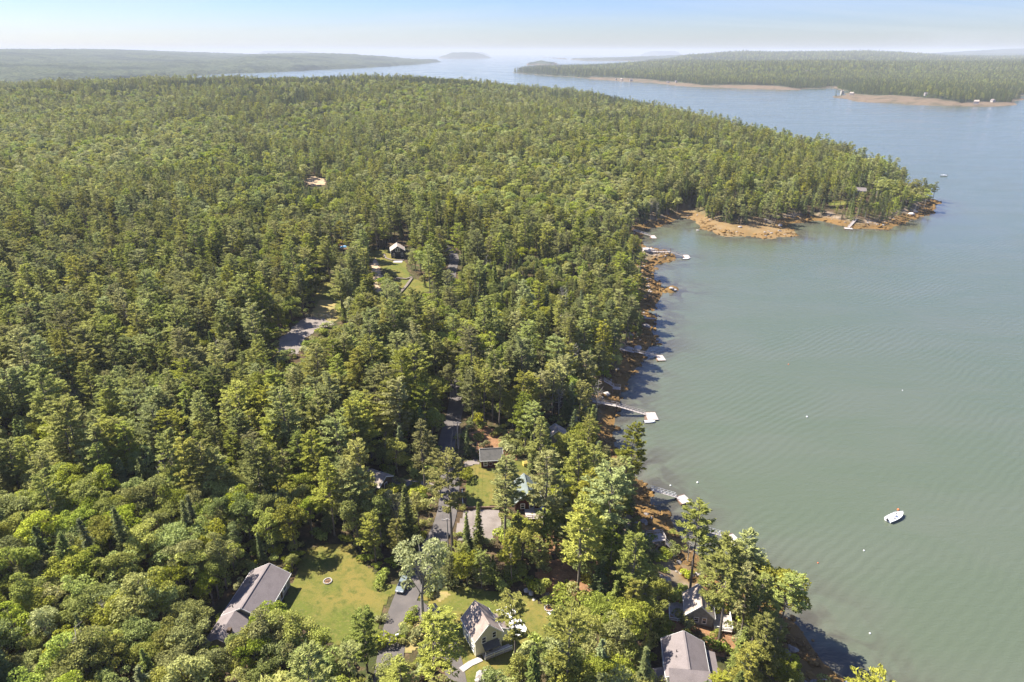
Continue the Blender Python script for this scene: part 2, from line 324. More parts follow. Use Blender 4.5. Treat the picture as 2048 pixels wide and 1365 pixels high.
class MB:
    def __init__(s): s.v = []; s.f = []
    def add(s, v, f):
        k = len(s.v); s.v += [tuple(p) for p in v]; s.f += [tuple(i + k for i in q) for q in f]; return s
    def box(s, x0, x1, y0, y1, z0, z1):
        return s.add([(x0, y0, z0), (x1, y0, z0), (x1, y1, z0), (x0, y1, z0), (x0, y0, z1), (x1, y0, z1), (x1, y1, z1), (x0, y1, z1)],
                     [(0, 3, 2, 1), (4, 5, 6, 7), (0, 1, 5, 4), (1, 2, 6, 5), (2, 3, 7, 6), (3, 0, 4, 7)])
    def bar(s, a, b, w, h=None):
        a = Vector(a); b = Vector(b); h = h or w; d = (b - a).normalized(); up = Vector((0, 0, 1)) if abs(d.z) < .95 else Vector((1, 0, 0))
        x = d.cross(up).normalized() * w / 2; y = x.cross(d).normalized() * h / 2; c = [x + y, x - y, -x - y, -x + y]
        return s.add([a + q for q in c] + [b + q for q in c], [(0, 1, 2, 3), (7, 6, 5, 4), (0, 4, 5, 1), (1, 5, 6, 2), (2, 6, 7, 3), (3, 7, 4, 0)])
    def tube(s, P, rad, n=6):
        P = [Vector(p) for p in P]; rings = []
        for i, p in enumerate(P):
            d = (P[min(i + 1, len(P) - 1)] - P[max(i - 1, 0)]).normalized(); up = Vector((0, 0, 1)) if abs(d.z) < .9 else Vector((1, 0, 0))
            x = d.cross(up).normalized(); y = d.cross(x).normalized(); r = rad[i] if isinstance(rad, (list, tuple)) else rad
            rings.append([p + (x * math.cos(2 * math.pi * k / n) + y * math.sin(2 * math.pi * k / n)) * r for k in range(n)])
        v = [q for r_ in rings for q in r_]; f = []
        for i in range(len(P) - 1):
            for k in range(n): f.append((i * n + k, i * n + (k + 1) % n, (i + 1) * n + (k + 1) % n, (i + 1) * n + k))
        f.append(tuple(range(n))[::-1]); f.append(tuple((len(P) - 1) * n + k for k in range(n)))
        return s.add(v, f)
    def loft(s, rings):
        n = len(rings[0]); v = [q for r_ in rings for q in r_]; f = []
        for i in range(len(rings) - 1):
            for k in range(n): f.append((i * n + k, i * n + (k + 1) % n, (i + 1) * n + (k + 1) % n, (i + 1) * n + k))
        f.append(tuple(range(n))[::-1]); f.append(tuple((len(rings) - 1) * n + k for k in range(n)))
        return s.add(v, f)
    def mesh(s, name, m, smooth=False):
        me = bpy.data.meshes.new(name); me.from_pydata([tuple(map(float, p)) for p in s.v], [], s.f); me.materials.append(m); me.update()
        if smooth: me.polygons.foreach_set('use_smooth', [True] * len(me.polygons))
        return me
    def build(s, name, m, parent=None, loc=None, rot=None, smooth=False):
        return link(name, s.mesh(name, m, smooth), parent, loc, rot)
def set_attr(me, name, vals, dom='POINT'):
    a = me.attributes.new(name, 'FLOAT', dom); a.data.foreach_set('value', np.asarray(vals, np.float32))
def grid_faces(nx, ny):
    i = np.arange(nx - 1)[None, :] + np.arange(ny - 1)[:, None] * nx
    return np.stack([i, i + 1, i + 1 + nx, i + nx], -1).reshape(-1, 4)
def grow(a, b, step, lo, hi, k=1.06, mx=1e9):
    mid = list(np.arange(a, b, step)); s = step; p = a; left = []
    while p > lo: s = min(s * k, mx); p -= s; left.append(p)
    s = step; p = mid[-1]; right = []
    while p < hi: s = min(s * k, mx); p += s; right.append(p)
    return np.array(left[::-1] + mid + right)
def keep_faces(V, Fq, mask):
    Fq = Fq[mask]; used = np.unique(Fq); re = np.full(len(V), -1); re[used] = np.arange(len(used)); return used, re[Fq]

# ------------------------------------------------------------------ ground
xs = grow(-200, 400, 2.5, -4000, 420, 1.05); ys = grow(50, 640, 2.5, -350, 2450, 1.05)
X, Y = np.meshgrid(xs, ys); X = X.ravel(); Y = Y.ravel()
sdv = sd_main(X, Y); Z = hgt(X, Y)
Fg = grid_faces(len(xs), len(ys)); used, Fg = keep_faces(X, Fg, (Z[Fg].max(1) > -3.5))
V = np.stack([X, Y, Z], 1)[used]
me = np_mesh('ground', V, Fg, [M['floor']], smooth=True)
su = sdv[used]; zu = V[:, 2]; isl = sdist(V[:, 0], V[:, 1], ISLET) > -3
n5 = vnoise(V[:, 0], V[:, 1], 4.5, 9)
set_attr(me, 'weed', np.clip((1 - ss(zu, 1.2, 2.4)) * (0.55 + 0.6 * n5), 0, 1) * ((su > -3) | isl))
set_attr(me, 'rock', np.clip(ss(zu, 1.3, 2.3) * (1 - ss(su, 12, 19)) * (n5 * 1.6 - .2), 0, 1))
beach = np.zeros(len(V))
for P in ([(1375, 412), (1398, 408), (1400, 425), (1440, 442), (1560, 452), (1600, 455), (1598, 474), (1500, 478), (1450, 474), (1385, 444), (1345, 445), (1352, 425)],):
    beach = np.maximum(beach, ss(sdist(V[:, 0], V[:, 1], pts0(P, 1.0)), -4, 3))
set_attr(me, 'mud', beach * (0.15 + 0.45 * vnoise(V[:, 0], V[:, 1], 7, 13)))
ground = tag(link('ground', me), kind='structure')

# water: one sheet to the horizon
xw = grow(-20, 480, 4, -31000, 31000, 1.07); yw = grow(60, 700, 4, -3000, 31000, 1.07)
X, Y = np.meshgrid(xw, yw); X = X.ravel(); Y = Y.ravel(); sw = np.maximum(sd_main(X, Y), sdist(X, Y, ISLET))
Fw = grid_faces(len(xw), len(yw)); used, Fw = keep_faces(X, Fw, (sw[Fw].min(1) < 25))
me = np_mesh('sea_water', np.stack([X, Y, 0 * X], 1)[used], Fw, [M['water']])
so_ = sw[used]
set_attr(me, 'shallow', np.exp(-np.maximum(-so_, 0) / 9.0)); set_attr(me, 'sheltered', np.exp(-(np.maximum(-so_, 0) / 45.0) ** 2) * ss(Y[used], 400, 450) * ss(-X[used], -360, -330)); set_attr(me, 'weedbed', np.exp(-(np.maximum(-so_, 0) / 12.0) ** 2))
tag(link('sea_water', me), kind='structure')

def sheet(name, px, m, lift, step=0.6, rough=0.6, world=None, label=None):
    """a piece of ground cover draped over the terrain"""
    P = world if world is not None else np.array([G(u, v)[:2] for u, v in px])
    x0, y0 = P.min(0) - 2; x1, y1 = P.max(0) + 2
    gx = np.arange(x0, x1, step); gy = np.arange(y0, y1, step); X, Y = np.meshgrid(gx, gy); X = X.ravel(); Y = Y.ravel()
    s = sdist(X, Y, P) + (vnoise(X, Y, 2.2, 31) - .5) * rough * 2.4 + (vnoise(X, Y, .7, 32) - .5) * rough
    Fq = grid_faces(len(gx), len(gy)); used, Fq = keep_faces(X, Fq, s[Fq].min(1) > 0)
    if not len(Fq): return None
    V = np.stack([X, Y, hgt(X, Y) + lift], 1)[used]
    return tag(link(name, np_mesh(name, V, Fq, [m], smooth=True)), kind='structure')
def ribbon(name, pts, width, m, lift, step=1.5):
    P = np.array(pts); seg = np.linalg.norm(np.diff(P, axis=0), axis=1); t = np.r_[0, np.cumsum(seg)]
    n = max(int(t[-1] / step), 2); tt = np.linspace(0, t[-1], n)
    x = np.interp(tt, t, P[:, 0]); y = np.interp(tt, t, P[:, 1])
    k = np.ones(7) / 7
    for _ in range(2):
        if n > 12:
            x[3:-3] = np.convolve(x, k, 'valid'); y[3:-3] = np.convolve(y, k, 'valid')
    dx = np.gradient(x); dy = np.gradient(y); L = np.hypot(dx, dy); nx, ny = -dy / L, dx / L
    cols = 5; V = []
    for j in range(cols):
        o = (j / (cols - 1) - .5) * width; vx = x + nx * o; vy = y + ny * o; V.append(np.stack([vx, vy, hgt(vx, vy) + lift], 1))
    V = np.stack(V, 1).reshape(-1, 3)
    return tag(link(name, np_mesh(name, V, grid_faces(cols, n), [m], smooth=True)), kind='structure'), np.stack([x, y], 1)

ROAD_PX = [(768, 1420), (778, 1330), (786, 1275), (803, 1215), (822, 1170), (850, 1115), (876, 1080), (893, 1040), (900, 985), (902, 950), (888, 905), (900, 860), (912, 820), (916, 760), (924, 700), (915, 640), (900, 578), (902, 545), (910, 520), (904, 503), (880, 488)]
road, road_c = ribbon('road', [G(u, v)[:2] for u, v in ROAD_PX], 5.0, M['asphalt'], 0.16)
drive, drive_c = ribbon('driveway', [G(u, v)[:2] for u, v in [(806, 1212), (838, 1216), (868, 1226), (890, 1262), (903, 1310), (914, 1365), (925, 1430)]], 3.6, M['asphalt'], 0.14)
ribbon('path', [G(u, v)[:2] for u, v in [(922, 1342), (942, 1328), (963, 1319)]], 1.25, M['concrete'], 0.20)
ribbon('path', [G(u, v)[:2] for u, v in [(770, 962), (810, 968), (850, 972), (893, 985)]], 3.4, M['gravel'], 0.14)
LAWNS = [
    [(577, 1180), (592, 1130), (610, 1100), (660, 1085), (715, 1095), (745, 1140), (775, 1165), (797, 1168), (772, 1215), (757, 1250), (760, 1290), (700, 1300), (640, 1280), (600, 1262), (560, 1225)],
    [(838, 1195), (880, 1178), (930, 1175), (990, 1180), (1050, 1186), (1085, 1205), (1125, 1215), (1125, 1262), (1065, 1300), (1015, 1345), (985, 1400), (925, 1400), (898, 1290), (875, 1240)],
    [(926, 958), (934, 936), (965, 926), (1015, 922), (1050, 918), (1066, 934), (1052, 960), (1045, 1018), (928, 1018)],
    [(790, 958), (815, 946), (850, 942), (880, 938), (885, 962), (830, 970), (790, 968)],
    [(735, 500), (782, 500), (786, 512), (812, 525), (822, 556), (862, 566), (868, 582), (820, 592), (798, 588), (800, 560), (770, 540), (735, 520)],
    [(625, 575), (650, 560), (690, 580), (680, 640), (630, 650)],
    [(1650, 404), (1700, 400), (1705, 410), (1660, 412)],
    [(550, 700), (566, 696), (572, 716), (556, 722)],
]
for i, P in enumerate(LAWNS): sheet('lawn', P, M['grass'], 0.09)
sheet('dry_grass_verge', [(833, 1222), (860, 1240), (885, 1252), (893, 1285), (860, 1300), (800, 1315), (790, 1296)], M['drygrass'], 0.105)
sheet('dry_grass_verge', [(852, 1190), (890, 1178), (905, 1192), (880, 1212), (862, 1205)], M['drygrass'], 0.125)
sheet('dry_grass_verge', [(622, 622), (640, 600), (668, 600), (678, 640), (650, 652), (618, 640)], M['drygrass'], 0.12)
sheet('gravel_yard', [(548, 704), (556, 680), (590, 650), (612, 634), (650, 638), (672, 650), (640, 660), (615, 676), (608, 700), (590, 712)], M['gravel'], 0.15)
sheet('gravel_yard', [(925, 1020), (1000, 1020), (1005, 1060), (985, 1085), (915, 1085), (910, 1055)], M['gravel'], 0.15, rough=.3)
sheet('gravel_yard', [(925, 936), (930, 922), (958, 916), (960, 930)], M['gravel'], 0.15, rough=.3)
sheet('pine_straw_ground', [(940, 866), (960, 850), (1020, 862), (1025, 905), (1040, 925), (1010, 930), (955, 915)], M['duff'], 0.07)
sheet('pine_straw_ground', [(1060, 1120), (1180, 1118), (1240, 1140), (1200, 1190), (1130, 1205), (1085, 1190)], M['duff'], 0.07)
sheet('pine_straw_ground', [(1060, 1050), (1150, 1060), (1150, 1110), (1075, 1115)], M['duff'], 0.06)
sheet('pine_straw_ground', [(1300, 1265), (1345, 1180), (1480, 1230), (1470, 1320), (1420, 1310), (1400, 1270), (1330, 1270)], M['duff'], 0.07)
sheet('sandy_ground', [(740, 530), (752, 515), (768, 560), (762, 595), (748, 590)], M['sand'], 0.12)
sheet('sandy_ground', [(905, 575), (925, 560), (935, 605), (922, 625)], M['sand'], 0.08)
sheet('sandy_ground', [(605, 362), (625, 352), (650, 358), (655, 370), (620, 374)], M['sand'], 0.12, step=1.5, rough=1.5)
sheet('sandy_ground', [(672, 478), (700, 486), (700, 500), (676, 497)], M['duff'], 0.12)

# ------------------------------------------------------------------ far land
def far_land(name, P, zf, step, m, margin=60, jitter=0, weed=True, lift=0):
    x0, y0 = P.min(0) - margin; x1, y1 = P.max(0) + margin
    gx = np.arange(x0, x1, step); gy = np.arange(y0, y1, step); X, Y = np.meshgrid(gx, gy); X = X.ravel(); Y = Y.ravel()
    vis = (np.abs(X) < 0.92 * Y + 300)
    X = X + rng.uniform(-.3, .3, X.shape) * step; Y = Y + rng.uniform(-.3, .3, Y.shape) * step
    s = sdist(X, Y, P) + (vnoise(X, Y, 90, 3) - .5) * 70
    Z = zf(s, X, Y); Zc = Z + np.where(s > 8, jitter * (0.25 + vnoise(X, Y, step * 1.3, 4)) * ss(s, 8, 30), 0)
    Fq = grid_faces(len(gx), len(gy)); ok = (s[Fq].max(1) > -4) & vis[Fq].all(1)
    used, Fq = keep_faces(X, Fq, ok)
    V = np.stack([X, Y, np.where(s < 0, np.maximum(s * .2, -8), Zc) + lift], 1)[used]
    me = np_mesh(name, V, Fq, [m], smooth=False)
    fl = on_flats(X, Y); set_attr(me, 'weed', (((s < 16) & (s > -60)) | fl)[used] * (0.55 + 0.45 * (vnoise(X, Y, 22, 71) > .35))[used] if weed else np.zeros(len(V)))
    return tag(link(name, me), kind='structure')
A_PX = [(1031, 145.5), (1055, 148.5), (1090, 151.5), (1129, 154), (1180, 159), (1249, 164), (1300, 166), (1350, 172), (1445, 176.5), (1530, 179), (1609, 181.5), (1640, 177), (1662, 173.5),
        (1688, 184), (1700, 190), (1690, 194), (1665, 197.5), (1665, 199.5), (1725, 205), (1827, 210.5), (1929, 215.5), (2015, 213), (2040, 211.5), (2028, 203), (2024, 196), (2030, 190.5), (2100, 193), (2300, 190)]
FLATS = [pts0(p) for p in ([(1640, 178), (1667, 174), (1690, 184), (1706, 189), (1760, 195), (1830, 202), (1920, 209), (2015, 206), (2050, 211), (1990, 216), (1929, 217), (1827, 212), (1725, 207), (1660, 201), (1662, 196), (1690, 192), (1680, 184)],
    [(1400, 173), (1500, 175), (1600, 178.5), (1615, 182), (1530, 181), (1400, 176)], [(1180, 156), (1300, 163.5), (1400, 172), (1400, 176), (1290, 167), (1180, 160)])]
def on_flats(x, y):
    r = np.zeros(np.shape(x), bool)
    for p in FLATS: r |= inpoly(x, y, p)
    return r
A_w = np.vstack([pts0(A_PX), np.array([[5200, 2600], [9500, 6000], [9500, 9300], [5000, 9600], [2600, 9500], [1500, 8300], [1150, 6300], [760, 5650], [400, 5300], [80, 4950]])])
def zA(s, x, y):
    return np.where(s < 0, s * .2, 2.0 * ss(s, 0, 40) + 6 * ss(s, 30, 120) + 22 * ss(s, 120, 900) * ss(x, 300, 1300) + ss(s, 100, 500) * (62 * ss(y, 5200, 9000) * (1 - .85 * ss(x / np.maximum(y, 1), .50, .60)) * ss(x, 700, 1900) + 14 * ss(y, 3000, 4200) * (1 - ss(y, 4200, 5200)) * ss(x, 500, 1500) + (vnoise(x, y, 1000, 17) - .5) * 34) + (vnoise(x, y, 420, 7) - .5) * 26 * ss(s, 100, 500))
far_land('far_shore', A_w, zA, 15, M['floor'] if False else M['far_canopy'], jitter=0)
B_w = np.vstack([pts0([(1085, 115), (1130, 118.5), (1170, 122), (1230, 122.5), (1300, 122)]), np.array([[2500, 10600], [6500, 11200], [13000, 11200], [13000, 13500], [3000, 13500], [900, 12000]])])
def zB(s, x, y):
    return np.where(s < 0, s * .2, 8 * ss(s, 0, 60) + 55 * ss(s, 60, 1500) + 30 * ss(x, 1500, 6000) * ss(s, 200, 1500) + (vnoise(x, y, 1000, 8) - .5) * 70 * ss(s, 100, 900))
far_land('hills', B_w, zB, 34, M['far_canopy'], jitter=14)
D_w = np.array([[6200, 13500], [9000, 11800], [16000, 12500], [21000, 18000], [9500, 18500]])
def zD(s, x, y): return np.where(s < 0, s * .2, 12 * ss(s, 0, 60) + 135 * ss(s, 60, 2600) + (vnoise(x, y, 1500, 18) - .5) * 40 * ss(s, 100, 900))
far_land('hills', D_w, zD, 60, M['far_canopy'], margin=100, jitter=14, weed=False)
L_w = np.vstack([pts0([(-500, 172), (-200, 172), (100, 170), (250, 164), (380, 152), (460, 147.5), (560, 144), (640, 140), (700, 137.5), (760, 134), (830, 129.5), (880, 124.5)]),
                 np.array([[-1600, 9600], [-3600, 12500], [-9000, 14500], [-14000, 14000], [-14000, 6000]])])
def zL(s, x, y):
    return np.where(s < 0, s * .2, 10 * ss(s, 0, 60) + 38 * ss(s, 60, 800) + 68 * ss(s, 700, 3200) * ss(-x, 1500, 4600) + (vnoise(x, y, 1200, 9) - .5) * 34 * ss(s, 100, 900))
far_land('hills', L_w, zL, 30, M['far_canopy'], jitter=16, weed=False)
L2_w = np.vstack([pts0([(470, 146), (560, 143), (640, 139), (700, 136.5), (760, 133), (830, 128.5), (878, 123.5)]), np.array([[-1500, 9000], [-2600, 9800], [-3600, 8200], [-2700, 5400]])])
def zL2(s, x, y): return np.where(s < 0, -8, 14 * ss(s, 10, 60) + 62 * ss(s, 60, 900) + (vnoise(x, y, 700, 29) - .5) * 26 * ss(s, 60, 500))
far_land('hills', L2_w, zL2, 26, M['far_canopy'], jitter=16, weed=False)
L3_w = np.array([[-4200, 5600], [-2300, 5500], [-2500, 6400], [-5200, 7400], [-8000, 6500]])
def zL3(s, x, y): return np.where(s < 0, -8, 30 * ss(s, 0, 80) + 46 * ss(s, 60, 500))
far_land('hills', L3_w, zL3, 26, M['far_canopy'], jitter=16, weed=False)
def oval(c, rx, ry, n=18): return np.array([(c[0] + rx * math.cos(a) * (1 + .1 * math.sin(3 * a)), c[1] + ry * math.sin(a)) for a in np.linspace(0, 2 * math.pi, n, endpoint=False)])
def isl_z(top):
    return lambda s, x, y: np.where(s < 0, s * .2, 10 * ss(s, 0, 25) + (top - 10) * ss(s, 20, 330) + (vnoise(x, y, 260, 12) - .5) * 10)
c = (W(927, 117.0)); k = c[1] / F * 48
far_land('island', oval((c[0], c[1] + 380), k * 1.05, 400), isl_z(95), 30, M['far_canopy'], jitter=14)
c = W(1083, 130.5); k = c[1] / F * 32
far_land('island', oval((c[0], c[1] + 170), k, 180), isl_z(66), 14, M['far_canopy'], jitter=10)
for (u, vb, hw, top) in ((965, 107.6, 20, 120), (1302, 107.2, 42, 160), (605, 107.4, 60, 165), (200, 107.4, 70, 165)):
    c = (np.array([(u - 1024) / F * 24000 * 1.0, 24000.0])); k = 24000 / F * hw
    far_land('island', oval(c, k, 500, 14), isl_z(top * .8), 90, M['far_canopy'], margin=100, jitter=10, weed=False)

# ------------------------------------------------------------------ trees: prototypes
def diamonds(C, D, Nn, ln, wd):
    """leaf-like rhombi: centre, long axis, normal, half length, half width"""
    D = D / (np.linalg.norm(D, axis=1, keepdims=True) + 1e-9); S = np.cross(D, Nn); S /= (np.linalg.norm(S, axis=1, keepdims=True) + 1e-9)
    ln = ln[:, None]; wd = wd[:, None]
    V = np.stack([C - D * ln, C + S * wd, C + D * ln, C - S * wd], 1).reshape(-1, 3)
    return V
def limb(P, r, n=4):
    m = MB(); m.tube(P, r, n); return m.v, m.f
def wood(parts, name, m):
    mb = MB()
    for v, f in parts: mb.add(v, f)
    return mb.mesh(name, m)
def rs(r, n): return r.normal(size=(n, 3))
def pine(seed, H=22.0, q=1.0, spread=4.4, base=.34):
    r = np.random.default_rng(seed); W_ = [limb([(0, 0, -.6), (r.normal(0, .12), r.normal(0, .12), H * .4), (r.normal(0, .2), r.normal(0, .2), H * .75), (0, 0, H * .985)], [.30, .22, .12, .03], 6)]
    C = []; D = []; Nn = []; ln = []; wd = []
    z = H * base; lean = r.uniform(0, 6.28)
    while z < H * .985:
        t = (z - H * base) / (H * (1 - base)); nb = r.integers(3, 6)
        for b in range(nb + (1 if t > .5 else 0)):
            az = r.uniform(0, 6.28); L = spread * (1 - t) ** .55 * r.uniform(.5, 1.1) * (.55 + .45 * min(1, t * 4 + .2)) + .7
            L *= 1 + .22 * math.cos(az - lean)
            up = r.uniform(.0, .22) + .55 * t * t; o = np.array([math.cos(az), math.sin(az), 0]); tip = o * L + np.array([0, 0, up * L])
            p0 = np.array([0, 0, z + r.uniform(-.25, .25)])
            if q >= .6: W_.append(limb([tuple(p0), tuple(p0 + tip * .5 - [0, 0, .04 * L]), tuple(p0 + tip)], [.07 * (1 - t * .6), .05, .015], 3))
            n = int(max(3, L * 2.6 * q + 1)); n2 = 7 if q >= .6 else 4
            f = r.uniform(.30, 1.05, n) ** .8; side = np.array([-o[1], o[0], 0])
            cc = p0 + tip * f[:, None] + side * (r.uniform(-1, 1, n) * L * .30 * (1.25 - f))[:, None] + [0, 0, .12]
            cc = np.repeat(cc, n2, 0); k = len(cc)
            dd = o * .9 + rs(r, k) * [.75, .75, .22] + [0, 0, .34]
            C.append(cc + rs(r, k) * [.20, .20, .07]); D.append(dd); Nn.append(rs(r, k) * .45 + [0, 0, 1.0])
            sz = 1.0 if q >= .6 else 1.75
            ln.append(r.uniform(.30, .52, k) * sz); wd.append(r.uniform(.085, .15, k) * sz)
        z += r.uniform(.55, 1.0) * (1.0 if q >= .6 else 1.35)
    return W_, C, D, Nn, ln, wd
def spruce(seed, H=15.0, q=1.0, spread=2.5, base=.10):
    r = np.random.default_rng(seed); W_ = [limb([(0, 0, -.6), (0, 0, H * .5), (0, 0, H)], [.20, .12, .02], 5)]
    C = []; D = []; Nn = []; ln = []; wd = []; z = H * base
    while z < H * .99:
        t = (z - H * base) / (H * (1 - base)); nb = 6 if t < .8 else 4
        for b in range(nb):
            az = r.uniform(0, 6.28); L = spread * (1 - t) ** .85 * r.uniform(.7, 1.12) + .18; o = np.array([math.cos(az), math.sin(az), 0])
            drop = -.28 + .45 * t; p0 = np.array([0, 0, z]); tip = o * L + [0, 0, drop * L]
            n = int(max(2, L * 3.4 * q)); f = r.uniform(.15, 1.0, n); n2 = 4 if q >= .6 else 3; side = np.array([-o[1], o[0], 0])
            cc = np.repeat(p0 + tip * f[:, None] + side * (r.uniform(-1, 1, n) * L * .30 * (1.1 - f))[:, None], n2, 0); k = len(cc)
            C.append(cc + rs(r, k) * .10); D.append(o + rs(r, k) * [.5, .5, .2] + [0, 0, -.12]); Nn.append(rs(r, k) * .4 + [0, 0, 1])
            sz = 1.0 if q >= .6 else 1.6
            ln.append(r.uniform(.24, .42, k) * sz); wd.append(r.uniform(.08, .14, k) * sz)
        z += r.uniform(.30, .48) * (1.0 if q >= .6 else 1.5)
    return W_, C, D, Nn, ln, wd
def broad(seed, H=13.5, q=1.0, spread=4.0, base=.25, open_=.0):
    r = np.random.default_rng(seed); W_ = []; C = []; D = []; Nn = []; ln = []; wd = []
    W_.append(limb([(0, 0, -.6), (r.normal(0, .2), r.normal(0, .2), H * .3), (r.normal(0, .3), r.normal(0, .3), H * .6)], [.24, .18, .10], 6))
    nl = int(26 + 6 * r.random()); cz = H * (base + 1) / 2 - .2; rz = H * (1 - base) / 2
    for i in range(nl):
        d = rs(r, 1)[0]; d /= np.linalg.norm(d)
        if d[2] < -.55: d[2] *= -.6
        rr = r.uniform(.45, .86); c0 = np.array([d[0] * spread * rr, d[1] * spread * rr, cz + d[2] * rz * rr])
        if r.random() < open_: continue
        R0 = r.uniform(.19, .36) * spread
        if q >= .6: W_.append(limb([(0, 0, H * r.uniform(.25, .55)), tuple(c0 * [.5, .5, 1] - [0, 0, .8]), tuple(c0)], [.10, .06, .02], 3))
        k = int(135 * q * (R0 / 1.2) ** 1.6) + 8; e = rs(r, k); e /= np.linalg.norm(e, axis=1, keepdims=True); e[:, 2] = np.abs(e[:, 2]) * .9 + e[:, 2] * .1 - .15
        rad = r.uniform(.72, 1.12, k) ** .7
        C.append(c0 + e * R0 * rad[:, None] * [1, 1, .78]); sz = 1.0 if q >= .6 else 1.75
        D.append(rs(r, k) + [0, 0, -.3]); Nn.append(e * .8 + rs(r, k) * .55 + [0, 0, .35])
        ln.append(r.uniform(.13, .26, k) * sz); wd.append(r.uniform(.09, .17, k) * sz)
    return W_, C, D, Nn, ln, wd
def snag(seed, H=13.0):
    r = np.random.default_rng(seed); W_ = [limb([(0, 0, -.6), (.2, .1, H * .5), (.1, .3, H)], [.22, .14, .03], 5)]
    for i in range(26):
        z = H * r.uniform(.3, .95); az = r.uniform(0, 6.28); L = r.uniform(1.2, 3.6) * (1.15 - z / H) + .5
        e = np.array([math.cos(az) * L, math.sin(az) * L, z + L * r.uniform(.1, .8)]); mid = np.array([e[0] * .5, e[1] * .5, z + (e[2] - z) * .3])
        W_.append(limb([(0, 0, z), tuple(mid), tuple(e)], [.07, .05, .02], 3))
        for j in range(3):
            a = e * r.uniform(.6, 1); a[2] = mid[2] + (e[2] - mid[2]) * r.uniform(.2, 1); W_.append(limb([tuple(a), tuple(a + rs(r, 1)[0] * .7 + [0, 0, .4])], [.03, .012], 3))
    return W_
def tree_meshes(name, spec, mleaf, mbark):
    W_, C, D, Nn, ln, wd = spec
    wme = wood(W_, name + '_trunk', mbark)
    V = diamonds(np.vstack(C), np.vstack(D), np.vstack(Nn), np.concatenate(ln), np.concatenate(wd)); n = len(V) // 4
    cme = np_mesh(name + '_crown', V, np.arange(4 * n).reshape(-1, 4), [mleaf])
    set_attr(cme, 'leaf', np.random.default_rng(1).random(n), 'FACE')
    return wme, cme
def joined(name, wme, cme):
    """trunk and crown as one mesh, for the mass of trees farther off"""
    nv = len(wme.vertices); a = np.empty(nv * 3, np.float32); wme.vertices.foreach_get('co', a)
    nc = len(cme.vertices); b = np.empty(nc * 3, np.float32); cme.vertices.foreach_get('co', b)
    V = np.vstack([a.reshape(-1, 3), b.reshape(-1, 3)])
    faces = [tuple(p.vertices) for p in wme.polygons]
    quads = [f for f in faces if len(f) == 4]
    Fq = np.vstack([np.array(quads), np.arange(nc).reshape(-1, 4) + nv])
    me = np_mesh(name, V, Fq, [wme.materials[0], cme.materials[0]], np.r_[np.zeros(len(quads)), np.ones(nc // 4)])
    set_attr(me, 'leaf', np.r_[np.full(len(quads), .5), np.random.default_rng(2).random(nc // 4)], 'FACE')
    return me
PROTO = {}
PROTO['pine'] = [tree_meshes('pine', pine(s, H, 1.0, sp, b), M['pine'], M['bark']) for s, H, sp, b in ((1, 22, 4.5, .36), (2, 24, 4.2, .45), (3, 20, 4.9, .30), (4, 21, 4.0, .25), (5, 23, 4.7, .52))]
PROTO['spruce'] = [tree_meshes('spruce', spruce(s, H, 1.0, sp), M['spruce'], M['bark']) for s, H, sp in ((11, 15, 2.5), (12, 16, 2.1), (13, 14, 2.8))]
PROTO['broad'] = [tree_meshes('broad', broad(s, H, 1.0, sp, b), M['leaf'], M['bark']) for s, H, sp, b in ((21, 13.5, 4.2, .22), (22, 12.5, 4.6, .2), (23, 14.5, 3.8, .25), (24, 13, 4.0, .15))]
PROTO['pale'] = [tree_meshes('pale', broad(s, H, .9, sp, b, .12), M['pale'], M['birchbark']) for s, H, sp, b in ((31, 13.5, 3.8, .25), (32, 14, 3.4, .2))]
LOW = {
    'pine': [joined('pine_low', *tree_meshes('pl', pine(s, 21, .42, 4.4, b), M['pine'], M['bark'])) for s, b in ((41, .38), (42, .3), (43, .45))],
    'spruce': [joined('spruce_low', *tree_meshes('sl', spruce(s, 15, .42, 2.5), M['spruce'], M['bark'])) for s in (51, 52)],
    'broad': [joined('broad_low', *tree_meshes('bl', broad(s, 13.5, .36, 4.1), M['leaf'], M['bark'])) for s in (61, 62, 63)],
    'pale': [joined('pale_low', *tree_meshes('wl', broad(s, 13.5, .34, 3.8), M['pale'], M['birchbark'])) for s in (71, 72)],
}
SNAG = [wood(snag(81), 'snag', M['dead']), wood(snag(82, 11), 'snag', M['dead'])]
def bush_mesh(seed, m, n=420):
    r = np.random.default_rng(seed); C = []; Nn = []
    for i in range(7):
        c0 = r.normal(0, .55, 3) * [1, 1, .4] + [0, 0, .7]; e = rs(r, n // 7); e /= np.linalg.norm(e, axis=1, keepdims=True); e[:, 2] = np.abs(e[:, 2])
        C.append(c0 + e * r.uniform(.5, .8) * [1, 1, .8]); Nn.append(e + rs(r, n // 7) * .5)
    C = np.vstack(C); k = len(C)
    V = diamonds(C, rs(r, k), np.vstack(Nn), r.uniform(.12, .24, k), r.uniform(.08, .16, k)); me = np_mesh('bush', V, np.arange(4 * k).reshape(-1, 4), [m])
    set_attr(me, 'leaf', r.random(k), 'FACE'); return me
BUSH = [bush_mesh(91, M['leaf']), bush_mesh(92, M['pale']), bush_mesh(93, M['leaf'])]

